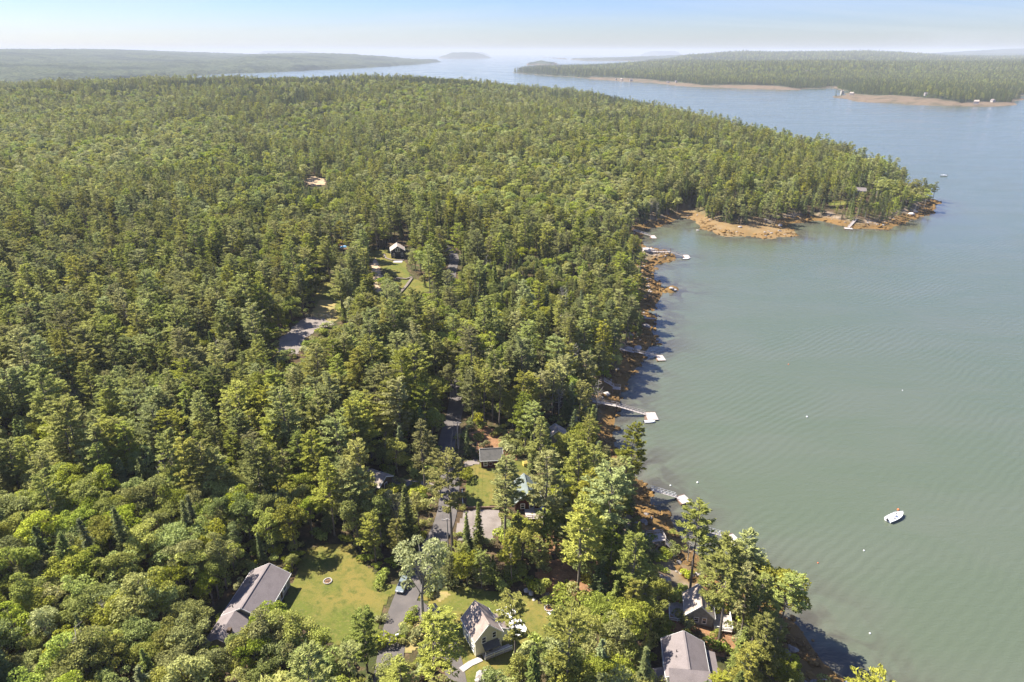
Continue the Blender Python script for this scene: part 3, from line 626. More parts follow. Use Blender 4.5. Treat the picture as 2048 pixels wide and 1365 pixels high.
# ------------------------------------------------------------------ where trees may stand
HOLES = [   # openings in the canopy, outlined as they show from the air
    [(580, 1178), (596, 1150), (600, 1120), (655, 1102), (715, 1108), (738, 1150), (770, 1185), (752, 1225), (735, 1240), (705, 1270), (660, 1285), (620, 1250), (598, 1210)],
    [(425, 1255), (490, 1150), (540, 1128), (580, 1145), (572, 1175), (552, 1205), (505, 1215), (490, 1232), (470, 1255), (455, 1280), (430, 1270)],
    [(765, 1240), (780, 1205), (800, 1165), (820, 1155), (842, 1205), (900, 1178), (1000, 1180), (1090, 1185), (1122, 1210), (1115, 1245), (1060, 1262), (1020, 1262), (1000, 1310), (975, 1325), (925, 1345), (905, 1290), (890, 1235), (860, 1230), (830, 1250), (800, 1290), (790, 1285)],
    [(893, 1300), (920, 1300), (935, 1345), (940, 1365), (915, 1365)],
    [(925, 955), (935, 935), (955, 895), (1010, 893), (1015, 930), (1050, 925), (1062, 950), (1060, 1010), (1090, 1012), (1090, 1020), (1000, 1022), (990, 1060), (960, 1075), (915, 1060), (895, 1080), (872, 1070), (905, 1000)],
    [(872, 915), (882, 880), (905, 850), (912, 862), (925, 875), (945, 862), (1005, 862), (1010, 895), (950, 915), (905, 915)],
    [(735, 940), (772, 948), (790, 955), (880, 940), (885, 962), (830, 970), (790, 968), (760, 962)],
    [(740, 505), (775, 500), (778, 484), (812, 484), (815, 525), (822, 560), (862, 572), (862, 582), (805, 590), (790, 560), (760, 530)],
    [(745, 530), (758, 515), (762, 590), (748, 590)],
    [(888, 582), (895, 560), (905, 530), (905, 508), (918, 510), (920, 560), (915, 600), (900, 590)],
    [(548, 708), (560, 678), (598, 640), (618, 622), (625, 592), (650, 578), (680, 640), (690, 652), (648, 662), (618, 682), (606, 706), (575, 716)],
    [(620, 610), (640, 575), (655, 575), (650, 620)],
    [(680, 486), (696, 486), (696, 500), (680, 500)],
    [(610, 366), (622, 354), (650, 358), (650, 370), (625, 372)],
    [(1104, 852), (1118, 850), (1120, 864), (1106, 864)],
    [(1718, 370), (1732, 370), (1732, 380), (1718, 380)], [(1655, 405), (1690, 404), (1690, 409), (1658, 410)],
    # shore strips, piers and landings
    [(1196, 800), (1235, 806), (1300, 822), (1312, 845), (1228, 850), (1230, 900), (1212, 880), (1210, 845), (1196, 812)],
    [(1212, 762), (1242, 762), (1262, 745), (1270, 752), (1242, 782), (1238, 800), (1222, 790)],
    [(1245, 692), (1262, 684), (1280, 690), (1292, 660), (1300, 600), (1306, 555), (1318, 552), (1360, 570), (1360, 590), (1318, 600), (1316, 640), (1300, 690), (1330, 712), (1330, 724), (1285, 720), (1265, 742), (1250, 735), (1262, 712), (1246, 705)],
    [(1285, 495), (1330, 492), (1382, 508), (1382, 520), (1330, 530), (1306, 524), (1288, 508)],
    [(1266, 458), (1310, 466), (1312, 478), (1296, 484), (1270, 474)],
    [(1274, 452), (1300, 444), (1345, 436), (1362, 424), (1366, 415), (1385, 412), (1400, 432), (1420, 442), (1480, 454), (1540, 456), (1575, 450), (1600, 466), (1600, 480), (1450, 480), (1380, 448), (1330, 458)],
    [(1562, 446), (1600, 434), (1660, 438), (1720, 446), (1800, 444), (1825, 430), (1852, 420), (1870, 404), (1888, 408), (1872, 426), (1800, 452), (1760, 462), (1700, 464)],
    [(1306, 980), (1382, 985), (1382, 1010), (1345, 1012), (1306, 995)], [(1276, 1000), (1292, 1008), (1328, 1055), (1332, 1078), (1310, 1065), (1285, 1030)],
    [(1290, 1072), (1330, 1072), (1334, 1092), (1292, 1092)], [(1342, 1110), (1372, 1105), (1392, 1130), (1392, 1160), (1372, 1170), (1345, 1130)],
    [(1422, 1062), (1482, 1066), (1484, 1086), (1440, 1080)],
    [(1350, 1192), (1372, 1180), (1400, 1166), (1402, 1215), (1425, 1225), (1455, 1238), (1455, 1252), (1425, 1250), (1400, 1245), (1352, 1250)],
    [(1322, 1280), (1368, 1262), (1408, 1282), (1425, 1290), (1425, 1320), (1405, 1340), (1395, 1360), (1330, 1365), (1315, 1320)],
    [(1395, 1262), (1450, 1268), (1450, 1300), (1410, 1285)],
    [(1592, 1300), (1600, 1285), (1660, 1330), (1700, 1360), (1640, 1365)], [(1585, 1245), (1600, 1245), (1622, 1275), (1600, 1275)],
    [(1076, 1146), (1175, 1140), (1180, 1172), (1130, 1195), (1085, 1190)],
]
KEEP = [np.array(p, float) for p in HOLES]
def in_holes(u, v):
    r = np.zeros(np.shape(u), bool)
    for P in KEEP:
        b = (u > P[:, 0].min()) & (u < P[:, 0].max()) & (v > P[:, 1].min()) & (v < P[:, 1].max())
        if b.any(): r[b] |= inpoly(u[b], v[b], P)
    return r
NOTREE_W = [np.array([G(u, v)[:2] for u, v in P]) for P in LAWNS[:6] + [[(548, 704), (556, 680), (590, 650), (612, 628), (640, 600), (668, 600), (680, 645), (640, 662), (615, 678), (608, 702), (590, 714)], [(925, 1018), (1000, 1018), (1000, 1062), (985, 1085), (915, 1085), (910, 1055)]]]
def on_lane(x, y, w):
    d = np.full(x.shape, 1e9)
    for L in (road_c, drive_c):
        for i in range(0, len(L), 2): d = np.minimum(d, np.hypot(x - L[i, 0], y - L[i, 1]))
    return d < np.where(((y > 192) & (y < 300)) | (y < 99), np.minimum(w, 2.7), w)
HOUSE_PX = []      # filled by houses (centre, radius)
TREES = []         # (species, variant, x, y, z, scale, rz)
def scatter(x0, x1, y0, y1, sp, seed, far=False, zfun=None, sdf=None, min_sd=7):
    r = np.random.default_rng(seed)
    gx = np.arange(x0, x1, sp); gy = np.arange(y0, y1, sp * .87); X, Y = np.meshgrid(gx, gy)
    X = X + (np.arange(len(gy))[:, None] % 2) * sp / 2
    X = X.ravel() + r.uniform(-.42, .42, X.size) * sp; Y = Y.ravel() + r.uniform(-.42, .42, Y.size) * sp
    m = (np.abs(X) < .80 * Y + 45 + (X < 0) * 25); X = X[m]; Y = Y[m]
    s = (sdf or sd_main)(X, Y) ; m = s > min_sd + (vnoise(X, Y, 9, 40) - .5) * 5; X = X[m]; Y = Y[m]; s = s[m]
    Z = (zfun(s, X, Y) if zfun else hgt(X, Y))
    return r, X, Y, Z, s
def species(r, x, y, s):
    n = vnoise(x, y, 60, 50); n2 = vnoise(x, y, 22, 51); n3 = vnoise(x, y, 210, 52)
    pb = np.full(x.shape, .22); pw = np.full(x.shape, .04); psx = np.full(x.shape, .16)
    a = ss(-x, 28, 60) * (1 - ss(y, 118, 150)); pb = pb + a * .62                      # lower left: broad leaved wood
    a = (1 - ss(y, 100, 125)); pb = np.maximum(pb, .62 * a)
    a = ss(x, -45, -25) * ss(y, 190, 225) * (1 - ss(y, 300, 360)) * (1 - ss(x, 20, 45)); pb = pb + .38 * a; psx = psx + .10 * a
    a = ss(y, 330, 460) * (1 - ss(y, 800, 1050)); pb = pb + .40 * a * ss(n3 + n * .5, .5, .9); pw = pw + .40 * a * ss(n3 + n * .4, .5, .85) * (.4 + .6 * ss(-x, -50, 150))
    a = ss(y, 330, 460); m1 = ss(n3 * .6 + n * .4, .44, .58); m2 = ss(vnoise(x, y, 120, 55), .48, .62)
    pb = pb * (1 - .55 * a) + .50 * a * m1 * m2; pw = pw * (1 - .4 * a) + .40 * a * m1 * (1 - m2 * .4) * (1 - ss(y, 1500, 1900)); psx = psx * (1 - .4 * a * m1) + .38 * a * (1 - m1)
    a = ss(y, 900, 1350); psx = psx + .30 * a + .25 * ss(y, 1450, 1700); pb = pb * (1 - .3 * a)
    coast = 1 - ss(s, 25, 50); pb = pb * (1 - .6 * coast); psx = psx + .10 * coast
    pb = pb * (.35 + 1.3 * n2); psx = psx * (.3 + 1.4 * n)
    k = r.random(x.shape); a = ss(-x, 22, 50) * (1 - ss(y, 125, 155)); pb = np.maximum(pb, .78 * a); pw = np.maximum(pw, .07 * a)
    out = np.full(x.shape, 0)   # 0 pine 1 spruce 2 broad 3 pale
    out[k < psx + pb + pw] = 3; out[k < psx + pb] = 2; out[k < psx] = 1
    return out
SPN = ['pine', 'spruce', 'broad', 'pale']; HN = dict(pine=22., spruce=15., broad=13.5, pale=13.8); WN = dict(pine=4.2, spruce=2.3, broad=4.1, pale=3.6)
HNv = np.array([22., 15., 13.5, 13.8]); WNv = np.array([4.0, 2.2, 4.0, 3.5])
def clear_filter(sp, X, Y, Z, sc, lo=.35):
    H = HNv[sp] * sc; Wd = WNv[sp] * sc; bad = np.zeros(X.shape, bool)
    for f, w in [(.0, 0)] + [(lo + (1 - lo) * a / 9, b * (.85 if a < 6 else .5)) for a in range(9) for b in (-1, -.5, 0, .5, 1)] + [(1., 0)]:
        u, v = proj(X + Wd * w, Y, Z + H * f); bad |= in_holes(u, v)
    for P in NOTREE_W: bad |= inpoly(X, Y, P)
    return ~bad

def add_trees(r, X, Y, Z, s, hmul=1.0):
    sp = species(r, X, Y, s); hn = vnoise(X, Y, 45, 60)
    sc = r.normal(.84, .145, X.shape) * (.86 + .28 * hn) * hmul; sc = np.clip(sc, .45, 1.15)
    sc = sc * np.where(s < 30, .92, 1) * np.where((Y > 430) & (sp >= 2), 1.22, 1)
    ok = clear_filter(sp, X, Y, Z, sc) & ~on_lane(X, Y, 4.3)
    for (cx0, cy0, rad) in HOUSE_PX: ok &= np.hypot(X - cx0, Y - cy0) > rad
    retry = ~ok & (r.random(X.shape) < .75)        # a smaller tree often fits where a tall one would not
    sc2 = sc * .48; ok2 = clear_filter(sp, X, Y, Z, sc2, .1) & ~on_lane(X, Y, 3.4)
    for (cx0, cy0, rad) in HOUSE_PX: ok2 &= np.hypot(X - cx0, Y - cy0) > rad
    sc = np.where(ok, sc, sc2); ok = ok | (retry & ok2)
    return np.stack([sp, X, Y, Z, sc, r.uniform(0, 6.283, X.shape)], 1)[ok]
# ------------------------------------------------------------------ buildings
def gable_house(name, label, far_px, near_px, W_, hw, hr, mwall, mroof, over=.35, L=None, wins=(), doors=(), trim='white', loc=None, rz=None, zoff=0, group=None, cat='house', chim=(), parent=None):
    """a house whose ridge runs between two places seen in the photograph; ridge along local y, front gable at -y"""
    if loc is None:
        zb = 9.0
        for _ in range(12):
            zr = zb + hw + hr; a = W(*far_px, zr); b = W(*near_px, zr); c = (a + b) / 2; zb = h1(*c) + zoff
        d = a - b; rz = math.atan2(-d[0], d[1]); Lr = float(np.linalg.norm(d)); L = L or max(Lr - 2 * over, 3.0); loc = (c[0], c[1], zb)
    root = empty(name, loc, rz, label, cat, group) if parent is None else parent
    hw2 = W_ / 2; hl = L / 2; sl = hr / hw2
    MB().add([(-hw2, -hl, -1.2), (hw2, -hl, -1.2), (hw2, hl, -1.2), (-hw2, hl, -1.2), (-hw2, -hl, hw), (hw2, -hl, hw), (hw2, hl, hw), (-hw2, hl, hw), (0, -hl, hw + hr - .02), (0, hl, hw + hr - .02)],
             [(0, 1, 5, 8, 4), (2, 3, 7, 9, 6), (1, 2, 6, 5), (3, 0, 4, 7)]).build('wall', mwall, root)
    t = .16
    rf = MB()
    for s in (-1, 1):
        e = (s * (hw2 + over), hw - sl * over); yl = hl + over
        v = [(0, -yl, hw + hr), (e[0], -yl, e[1]), (e[0], yl, e[1]), (0, yl, hw + hr)]
        v2 = [(x, y, z + t) for x, y, z in v]
        rf.add(v + v2, [(0, 1, 2, 3), (7, 6, 5, 4), (0, 4, 5, 1), (1, 5, 6, 2), (2, 6, 7, 3)] if s > 0 else [(3, 2, 1, 0), (4, 5, 6, 7), (1, 5, 4, 0), (2, 6, 5, 1), (3, 7, 6, 2)])
    roof = rf.build('roof', mroof, root)
    MB().bar((0, -hl - over, hw + hr + t + .02), (0, hl + over, hw + hr + t + .02), .34, .07).build('ridge_cap', mroof, roof)
    if trim:
        tb = MB()
        for y in (-hl - over - .03, hl + over + .03):
            for s in (-1, 1): tb.bar((0, y, hw + hr + .06), (s * (hw2 + over), y, hw - sl * over + .06), .05, .22)
        for s in (-1, 1): tb.bar((s * (hw2 + over + .03), -hl - over, hw - sl * over + .06), (s * (hw2 + over + .03), hl + over, hw - sl * over + .06), .05, .2)
        tb.build('roof_trim', M[trim], roof)
    for (side, p, z, w, h) in wins:
        add_window(root, side, p, z, w, h, hw2, hl)
    for (side, p, w, h) in doors:
        add_window(root, side, p, 0.1, w, h, hw2, hl, 'door', 'brownwall')
    for (x, y, w, z1) in chim:
        MB().box(x - w / 2, x + w / 2, y - w / 2, y + w / 2, hw + hr - 1, z1).build('chimney', M['rock'], roof)
    if parent is None: HOUSE_PX.append((loc[0], loc[1], max(L, W_) / 2 + 2.2)); 
    root['_'] = 0; del root['_']
    return root, loc, rz, L
def side_frame(side, p, z, hw2, hl, out=.0):
    if side == 'f': return Vector((p, -hl - out, z)), Vector((1, 0, 0)), Vector((0, -1, 0))
    if side == 'b': return Vector((p, hl + out, z)), Vector((-1, 0, 0)), Vector((0, 1, 0))
    if side == 'l': return Vector((-hw2 - out, p, z)), Vector((0, -1, 0)), Vector((-1, 0, 0))
    return Vector((hw2 + out, p, z)), Vector((0, 1, 0)), Vector((1, 0, 0))
def add_window(root, side, p, z, w, h, hw2, hl, name='window', gm='glass', tm='white'):
    o, a, n = side_frame(side, p, z, hw2, hl); up = Vector((0, 0, 1))
    def q(mb, u0, u1, v0, v1, d0, d1):
        c = [o + a * u + up * v + n * d for d in (d0, d1) for (u, v) in ((u0, v0), (u1, v0), (u1, v1), (u0, v1))]
        mb.add(c, [(3, 2, 1, 0), (4, 5, 6, 7), (0, 1, 5, 4), (1, 2, 6, 5), (2, 3, 7, 6), (3, 0, 4, 7)])
    f = MB(); b = .13
    q(f, -w / 2 - b, w / 2 + b, h, h + b, .0, .09); q(f, -w / 2 - b, w / 2 + b, -b, 0, .0, .11); q(f, -w / 2 - b, -w / 2, 0, h, .0, .09); q(f, w / 2, w / 2 + b, 0, h, .0, .09)
    if name == 'window': q(f, -w / 2, w / 2, h / 2 - .04, h / 2 + .04, .03, .08)
    fr = f.build('window_frame' if name == 'window' else 'door_frame', M[tm], root)
    g = MB(); q(g, -w / 2, w / 2, 0, h, .01, .035); g.build('pane' if name == 'window' else 'door', M[gm], fr)
    return fr
def deck(parent, x0, x1, y0, y1, z, rail=('l', 'r', 'f'), m='deck', mr='white', board=.28, depth=2.6, name='deck'):
    fl = MB().box(x0, x1, y0, y1, z - .2, z - .06).build(name + '_frame', M[m], parent)
    nb = int((y1 - y0) / board); mb = None; mesh = MB().box(x0, x1, 0, board - .03, 0, .06).mesh('board', M[m])
    for i in range(nb): link('board', mesh, fl, (0, y0 + i * board, z - .055))
    po = MB().box(-.07, .07, -.07, .07, -depth, 0).mesh('post', M[m])
    for x in (x0 + .1, x1 - .1):
        for y in (y0 + .1, y1 - .1): link('post', po, fl, (x, y, z - .2))
    sides = {'l': ((x0, y0), (x0, y1)), 'r': ((x1, y0), (x1, y1)), 'f': ((x0, y0), (x1, y0)), 'b': ((x0, y1), (x1, y1))}
    for s in rail:
        (ax, ay), (bx, by) = sides[s]; r = MB(); L = math.hypot(bx - ax, by - ay); n = max(2, int(L / 1.5) + 1)
        for k in range(n): t = k / (n - 1); r.box(ax + (bx - ax) * t - .05, ax + (bx - ax) * t + .05, ay + (by - ay) * t - .05, ay + (by - ay) * t + .05, z, z + 1.0)
        r.bar((ax, ay, z + 1.0), (bx, by, z + 1.0), .12, .08); r.bar((ax, ay, z + .5), (bx, by, z + .5), .05, .25)
        r.build('railing', M[mr], fl)
    return fl

# ranch house, lower left
rh, loc, rz, L = gable_house('ranch_house', 'long single storey house with grey shingled roof at the left edge of the lower lawn', (539, 1128), (482, 1218), 8.2, 2.7, 2.2, M['greywall'], M['shingle_grey'],
    wins=[('f', 1.9, 1.9, .9, .9), ('r', 3.5, 1, 1.4, 1.2), ('r', 0, 1, 1.4, 1.2), ('r', -3, 1, 1.4, 1.2), ('l', -2, 1, 1.2, 1.1)], doors=[('r', 1.8, 1, 2.0)])
wing = MB(); wl = 7.2
ox = -1.25; ywf = -L / 2 - .01
wx0, wx1, wzr = ox - 2.85, ox + 2.85, 4.2
wing.add([(wx0, ywf - wl, -1), (wx1, ywf - wl, -1), (wx1, ywf, -1), (wx0, ywf, -1), (wx0, ywf - wl, 2.7), (wx1, ywf - wl, 2.7), (wx1, ywf, 2.7), (wx0, ywf, 2.7), (ox, ywf - wl, wzr), (ox, ywf, wzr)],
         [(0, 1, 5, 8, 4), (1, 2, 6, 5), (3, 0, 4, 7), (2, 3, 7, 9, 6)])
wing.build('garage_wall', M['greywall'], rh)
wr = MB()
for s, e in ((-1, wx0 - .35), (1, wx1 + .35)):
    zz = wzr - (wzr - 2.7) / 2.85 * 3.2
    v = [(ox, ywf - wl - .3, wzr + .02), (e, ywf - wl - .3, zz), (e, ywf - .02 - (.36), zz), (ox, ywf - .36, wzr + .02)]
    v2 = [(x, y, z + .16) for x, y, z in v]
    wr.add(v + v2, [(0, 1, 2, 3), (7, 6, 5, 4), (0, 4, 5, 1), (1, 5, 6, 2), (2, 6, 7, 3)])
wr.build('garage_roof', M['shingle_grey'], rh)
for (x, y, z) in ((-2.2, 1.5, 4.0), (-2.6, -5, 3.8)): MB().tube([(x, y, z - .6), (x, y, z + .45)], .09).build('vent_pipe', M['black'], rh)
MB().box(ox + .8, ox + 1.5, ywf - 5.4, ywf - 4.6, 3.2, 4.5).build('chimney', M['brownwall'], rh)
# white house
wh, loc, rz, L = gable_house('white_house', 'cream and white gabled cottage with steep brown roof and walkway', (949, 1203), (978, 1251), 5.5, 4.2, 2.9, M['cream'], M['shingle_tan'], over=.28,
    wins=[('f', -1.0, 3.0, .75, 1.25), ('f', 1.15, 3.4, .7, 1.25), ('f', 1.9, 1.3, .7, 1.1), ('l', -2.0, .8, .9, 1.3), ('l', .6, 2.4, .9, 1.5), ('l', 2.4, 2.4, .9, 1.5), ('l', .6, .7, .9, 1.2), ('r', -2.3, 1.6, .8, 1.3)],
    doors=[('f', .35, .9, 2.0)])
# low shed dormer and side wing to the right
hl = L / 2
MB().box(2.76, 4.6, -hl + 1.2, hl - 1.0, -.8, 2.7).build('side_wall', M['white'], wh)
v = [(1.3, -hl + .9, 4.75), (4.95, -hl + .9, 2.62), (4.95, hl - .7, 2.62), (1.3, hl - .7, 4.75)]
MB().add(v + [(x, y, z + .16) for x, y, z in v], [(0, 1, 2, 3), (7, 6, 5, 4), (0, 4, 5, 1), (1, 5, 6, 2), (2, 6, 7, 3), (3, 7, 4, 0)]).build('side_roof', M['shingle_tan'], wh)
MB().bar((2.0, -hl + .86, 4.5), (5.0, -hl + .86, 2.76), .06, .22).build('side_roof_trim', M['white'], wh)
v = [(-1.4, -hl, 2.75), (1.9, -hl, 2.75), (1.9, -hl - 1.5, 2.2), (-1.4, -hl - 1.5, 2.2)]
MB().add(v + [(x, y, z + .12) for x, y, z in v], [(0, 1, 2, 3), (7, 6, 5, 4), (0, 4, 5, 1), (1, 5, 6, 2), (2, 6, 7, 3), (3, 7, 4, 0)]).build('porch_roof', M['shingle_dark'], wh)
MB().tube([(-1.25, -hl - 1.4, -.2), (-1.25, -hl - 1.4, 2.2)], .07).build('porch_post', M['white'], wh)
deck(wh, -1.5, 4.2, -hl - 1.6, -hl - .05, .35, rail=('f',), m='deck', mr='white', depth=.6, name='porch')
deck(wh, 5.0, 8.4, -hl + .5, hl + 1.2, .7, rail=('r', 'b'), m='white', mr='white', depth=1.2, name='side_deck')
def chair(loc, rz, label, m='white', group=None):
    c = empty('garden_chair', loc, rz, label, 'chair', group)
    MB().box(-.3, .3, -.3, .3, .36, .42).build('seat', M[m], c)
    MB().add([(-.3, .28, .4), (.3, .28, .4), (.3, .5, 1.1), (-.3, .5, 1.1), (-.3, .33, .4), (.3, .33, .4), (.3, .55, 1.1), (-.3, .55, 1.1)], [(0, 1, 2, 3), (7, 6, 5, 4), (0, 4, 5, 1), (1, 5, 6, 2), (2, 6, 7, 3), (3, 7, 4, 0)]).build('backrest', M[m], c)
    lg = MB().box(-.04, .04, -.04, .04, 0, .36).mesh('leg', M[m])
    for x in (-.26, .26):
        for y in (-.26, .26): link('leg', lg, c, (x, y, 0))
    return c
def on_local(loc, rz, x, y, z): return (loc[0] + x * math.cos(rz) - y * math.sin(rz), loc[1] + x * math.sin(rz) + y * math.cos(rz), loc[2] + z)
tb = empty('deck_table', on_local(loc, rz, 6.6, .6, .72), rz, 'white table on the side deck of the cream cottage', 'table')
MB().box(-.6, .6, -.45, .45, .68, .74).build('tabletop', M['white'], tb); lg = MB().box(-.04, .04, -.04, .04, 0, .68).mesh('leg', M['white'])
for x in (-.5, .5):
    for y in (-.36, .36): link('leg', lg, tb, (x, y, 0))
for k, (x, y, a, w) in enumerate(((6.6, 1.7, 0, 'far'), (6.6, -.6, math.pi, 'near'), (7.7, .6, -math.pi / 2, 'waterside'))):
    chair(on_local(loc, rz, x, y, .72), rz + a, 'white chair at the %s side of the deck table' % w, group='chairs round the deck table')
# sheds and cottages up the road
sh, loc, rz2, L = gable_house('shed', 'small dark red outbuilding with dark shingled roof above the middle lawn', (1005, 897), (959, 899), 5.2, 2.9, 1.9, M['darkred'], M['shingle_dark'],
    wins=[('r', -1.6, 1.0, .8, 1.2)], cat='shed') if False else gable_house('shed', 'small dark red outbuilding with dark shingled roof above the middle lawn', (959, 899), (1005, 897), 5.2, 2.9, 1.9, M['darkred'], M['shingle_dark'],
    wins=[('r', -1.7, 1.1, .8, 1.2), ('l', 1.7, 1.1, .8, 1.2)], cat='shed')
rgm = MB()
for k in range(16):
    a = 2 * math.pi * k / 16; b = 2 * math.pi * (k + 1) / 16
    for sgn in (-1,): rgm.bar((sgn * (2.6 + .08), .3 + .55 * math.cos(a), 1.6 + .55 * math.sin(a)), (sgn * (2.6 + .08), .3 + .55 * math.cos(b), 1.6 + .55 * math.sin(b)), .08, .08)
rgm.build('round_wall_ornament', M['deck'], sh)
lh, loc, rz, L = gable_house('log_house', 'dark red house with pale green metal roof beside the middle lawn', (1047.5, 948), (1057, 987), 6.6, 3.0, 2.9, M['darkred'], M['greenroof'],
    wins=[('f', .9, 1.2, 1.0, 1.5), ('f', -1.4, 1.2, .9, 1.3), ('l', 1.5, 1.2, 1.2, 1.1), ('l', -1.5, 1.2, 1.2, 1.1)])
deck(lh, -1.0, 8.2, -L / 2 - 4.2, -L / 2 - .1, 1.0, rail=('f', 'r'), m='deck', mr='wood', depth=2.4)
um = empty('parasol', on_local(loc, rz, 4.2, -L / 2 - 2.4, 1.0), 0, 'dark navy parasol open on the deck of the dark red house', 'parasol')
MB().tube([(0, 0, 0), (0, 0, 2.5)], .04).build('pole', M['wood'], um)
cn = MB(); ring = [(1.7 * math.cos(k * math.pi / 4), 1.7 * math.sin(k * math.pi / 4), 2.1) for k in range(8)]
cn.add(ring + [(0, 0, 2.65)] + [(x, y, z - .15) for x, y, z in ring], [(k, (k + 1) % 8, 8) for k in range(8)] + [(k, 9 + k, 9 + (k + 1) % 8, (k + 1) % 8) for k in range(8)]); cn.build('canopy', M['navy'], um)
bh, loc, rz, L = gable_house('black_house', 'small charcoal gabled house with pale grey roof in the far clearing', (793, 485), (795, 494.5), 7.2, 4.2, 2.3, M['darkwall'], M['cedar'],
    wins=[('f', -.62, 3.7, 1.0, 1.5), ('f', .62, 3.7, 1.0, 1.5), ('f', -2.2, .7, .8, 1.9), ('f', 2.2, .7, .8, 1.9), ('l', 0, 1.0, 1.0, 1.3)], L=7.5)
br, loc, rz, L = gable_house('brown_garage', 'brown building with tan roof half hidden beside the gravel path', (728, 940), (772, 954), 5.5, 2.6, 1.5, M['brownwall'], M['cedar'], doors=[('f', 0, 1.0, 2.0)])
g1, loc, rz, L = gable_house('grey_cabin', 'grey roofed cabin showing through the trees near the shore', (1110, 848), (1117, 862), 6.0, 3, 2.2, M['greywall'], M['cedar'])
g2, loc, rz, L = gable_house('pale_cottage', 'pale roofed cottage hidden in the trees below the road bend', (1129, 620), (1137, 634), 6.5, 3, 2.2, M['greywall'], M['shingle_grey'])
g3, loc, rz, L = gable_house('point_house', 'low grey roofed house among the trees on the wooded point', (1708, 375), (1732, 376), 8, 3, 2.0, M['greywall'], M['shingle_grey'])
# bottom right
ch, loc, rz, L = gable_house('shore_house', 'white house with broad grey brown shingled roof at the bottom edge by the shore', (1367, 1263), (1379, 1341), 7.4, 4.2, 2.2, M['white'], M['shingle_grey'],
    wins=[('l', 1.5, 1.0, 1.0, 1.4), ('l', -1.5, 1.0, 1.0, 1.4), ('l', 0, 3, 1.0, .9)])
hl = L / 2
for nm, s, ya, yb, z0, wd in (('porch_roof', 1, -hl + 1.0, hl - .6, 3.3, 2.4), ('porch_roof', -1, -hl + .2, -hl + 3.2, 2.7, 2.2)):
    v = [(s * 3.72, ya, z0), (s * (3.72 + wd), ya, z0 - .7), (s * (3.72 + wd), yb, z0 - .7), (s * 3.72, yb, z0)]
    v2 = [(x, y, z + .14) for x, y, z in v]; MB().add(v + v2, [(0, 1, 2, 3), (7, 6, 5, 4), (0, 4, 5, 1), (1, 5, 6, 2), (2, 6, 7, 3), (3, 7, 4, 0)]).build(nm, M['shingle_grey'], ch)
    for y in (ya + .2, yb - .2): MB().tube([(s * (3.6 + wd), y, -1), (s * (3.6 + wd), y, z0 - .7)], .09).build('post', M['white'], ch)
MB().box(-3.3, 3.3, -hl - 5.0, -hl - .06, -1.2, 4.1).build('front_wall', M['white'], ch)
v = [(-3.65, -hl - .36, 6.42), (3.65, -hl - .36, 6.42), (3.65, -hl - 5.4, 4.0), (-3.65, -hl - 5.4, 4.0)]
MB().add(v + [(x, y, z + .16) for x, y, z in v], [(3, 2, 1, 0), (4, 5, 6, 7), (1, 5, 4, 0), (2, 6, 5, 1), (3, 7, 6, 2), (0, 4, 7, 3)]).build('front_roof', M['shingle_grey'], ch)
for (x, y, z) in ((-1.7, .2, 5.6), (-1.9, -.9, 5.4)): MB().tube([(x, y, z - .4), (x, y, z + .5)], .08).build('vent_pipe', M['black'], ch)
tc_, loc, rz, L = gable_house('shore_cottage', 'small grey cottage with bleached tan roof and white decks near the water', (1398, 1169), (1403, 1214), 5.6, 2.9, 2.7, M['greywall'], M['cedar'],
    wins=[('f', -.6, 1.2, .8, 1.0), ('f', 1.0, 1.0, .7, 1.3)], trim='white')
hl = L / 2
deck(tc_, -6.1, -2.9, -hl - .6, hl - .6, .9, rail=('l', 'f'), m='deck', mr='white', depth=2.5)
deck(tc_, 3.0, 6.6, -hl - 1.2, hl - 2.4, .7, rail=('f', 'r'), m='deck', mr='white', depth=2.5)

# ------------------------------------------------------------------ piers, ramps and floats
def P3(px, z): p = W(px[0], px[1], z); return Vector((p[0], p[1], z))
def boards(parent, a, b, w, m, n=None):
    a = Vector(a); b = Vector(b); L = (b - a).length; n = n or max(2, int(L / .45)); d = (b - a) / n; rzz = math.atan2(d.y, d.x)
    mesh = MB().box(0, d.length - .03, -w / 2, w / 2, 0, .07).mesh('plank', m); pitch = -math.asin(max(-1, min(1, d.normalized().z)))
    for i in range(n): link('plank', mesh, parent, a + d * i, (0, pitch, rzz))
def rail_line(mb, a, b, w, h=1.0, step=1.6, side=1):
    a = Vector(a); b = Vector(b); d = (b - a).normalized(); nrm = Vector((-d.y, d.x, 0)).normalized() * (w / 2) * side; L = (b - a).length; n = max(2, int(L / step) + 1)
    for k in range(n): p = a + (b - a) * k / (n - 1) + nrm; mb.bar(p, p + Vector((0, 0, h)), .09)
    mb.bar(a + nrm + Vector((0, 0, h)), b + nrm + Vector((0, 0, h)), .10, .07); mb.bar(a + nrm + Vector((0, 0, h * .5)), b + nrm + Vector((0, 0, h * .5)), .07, .05)
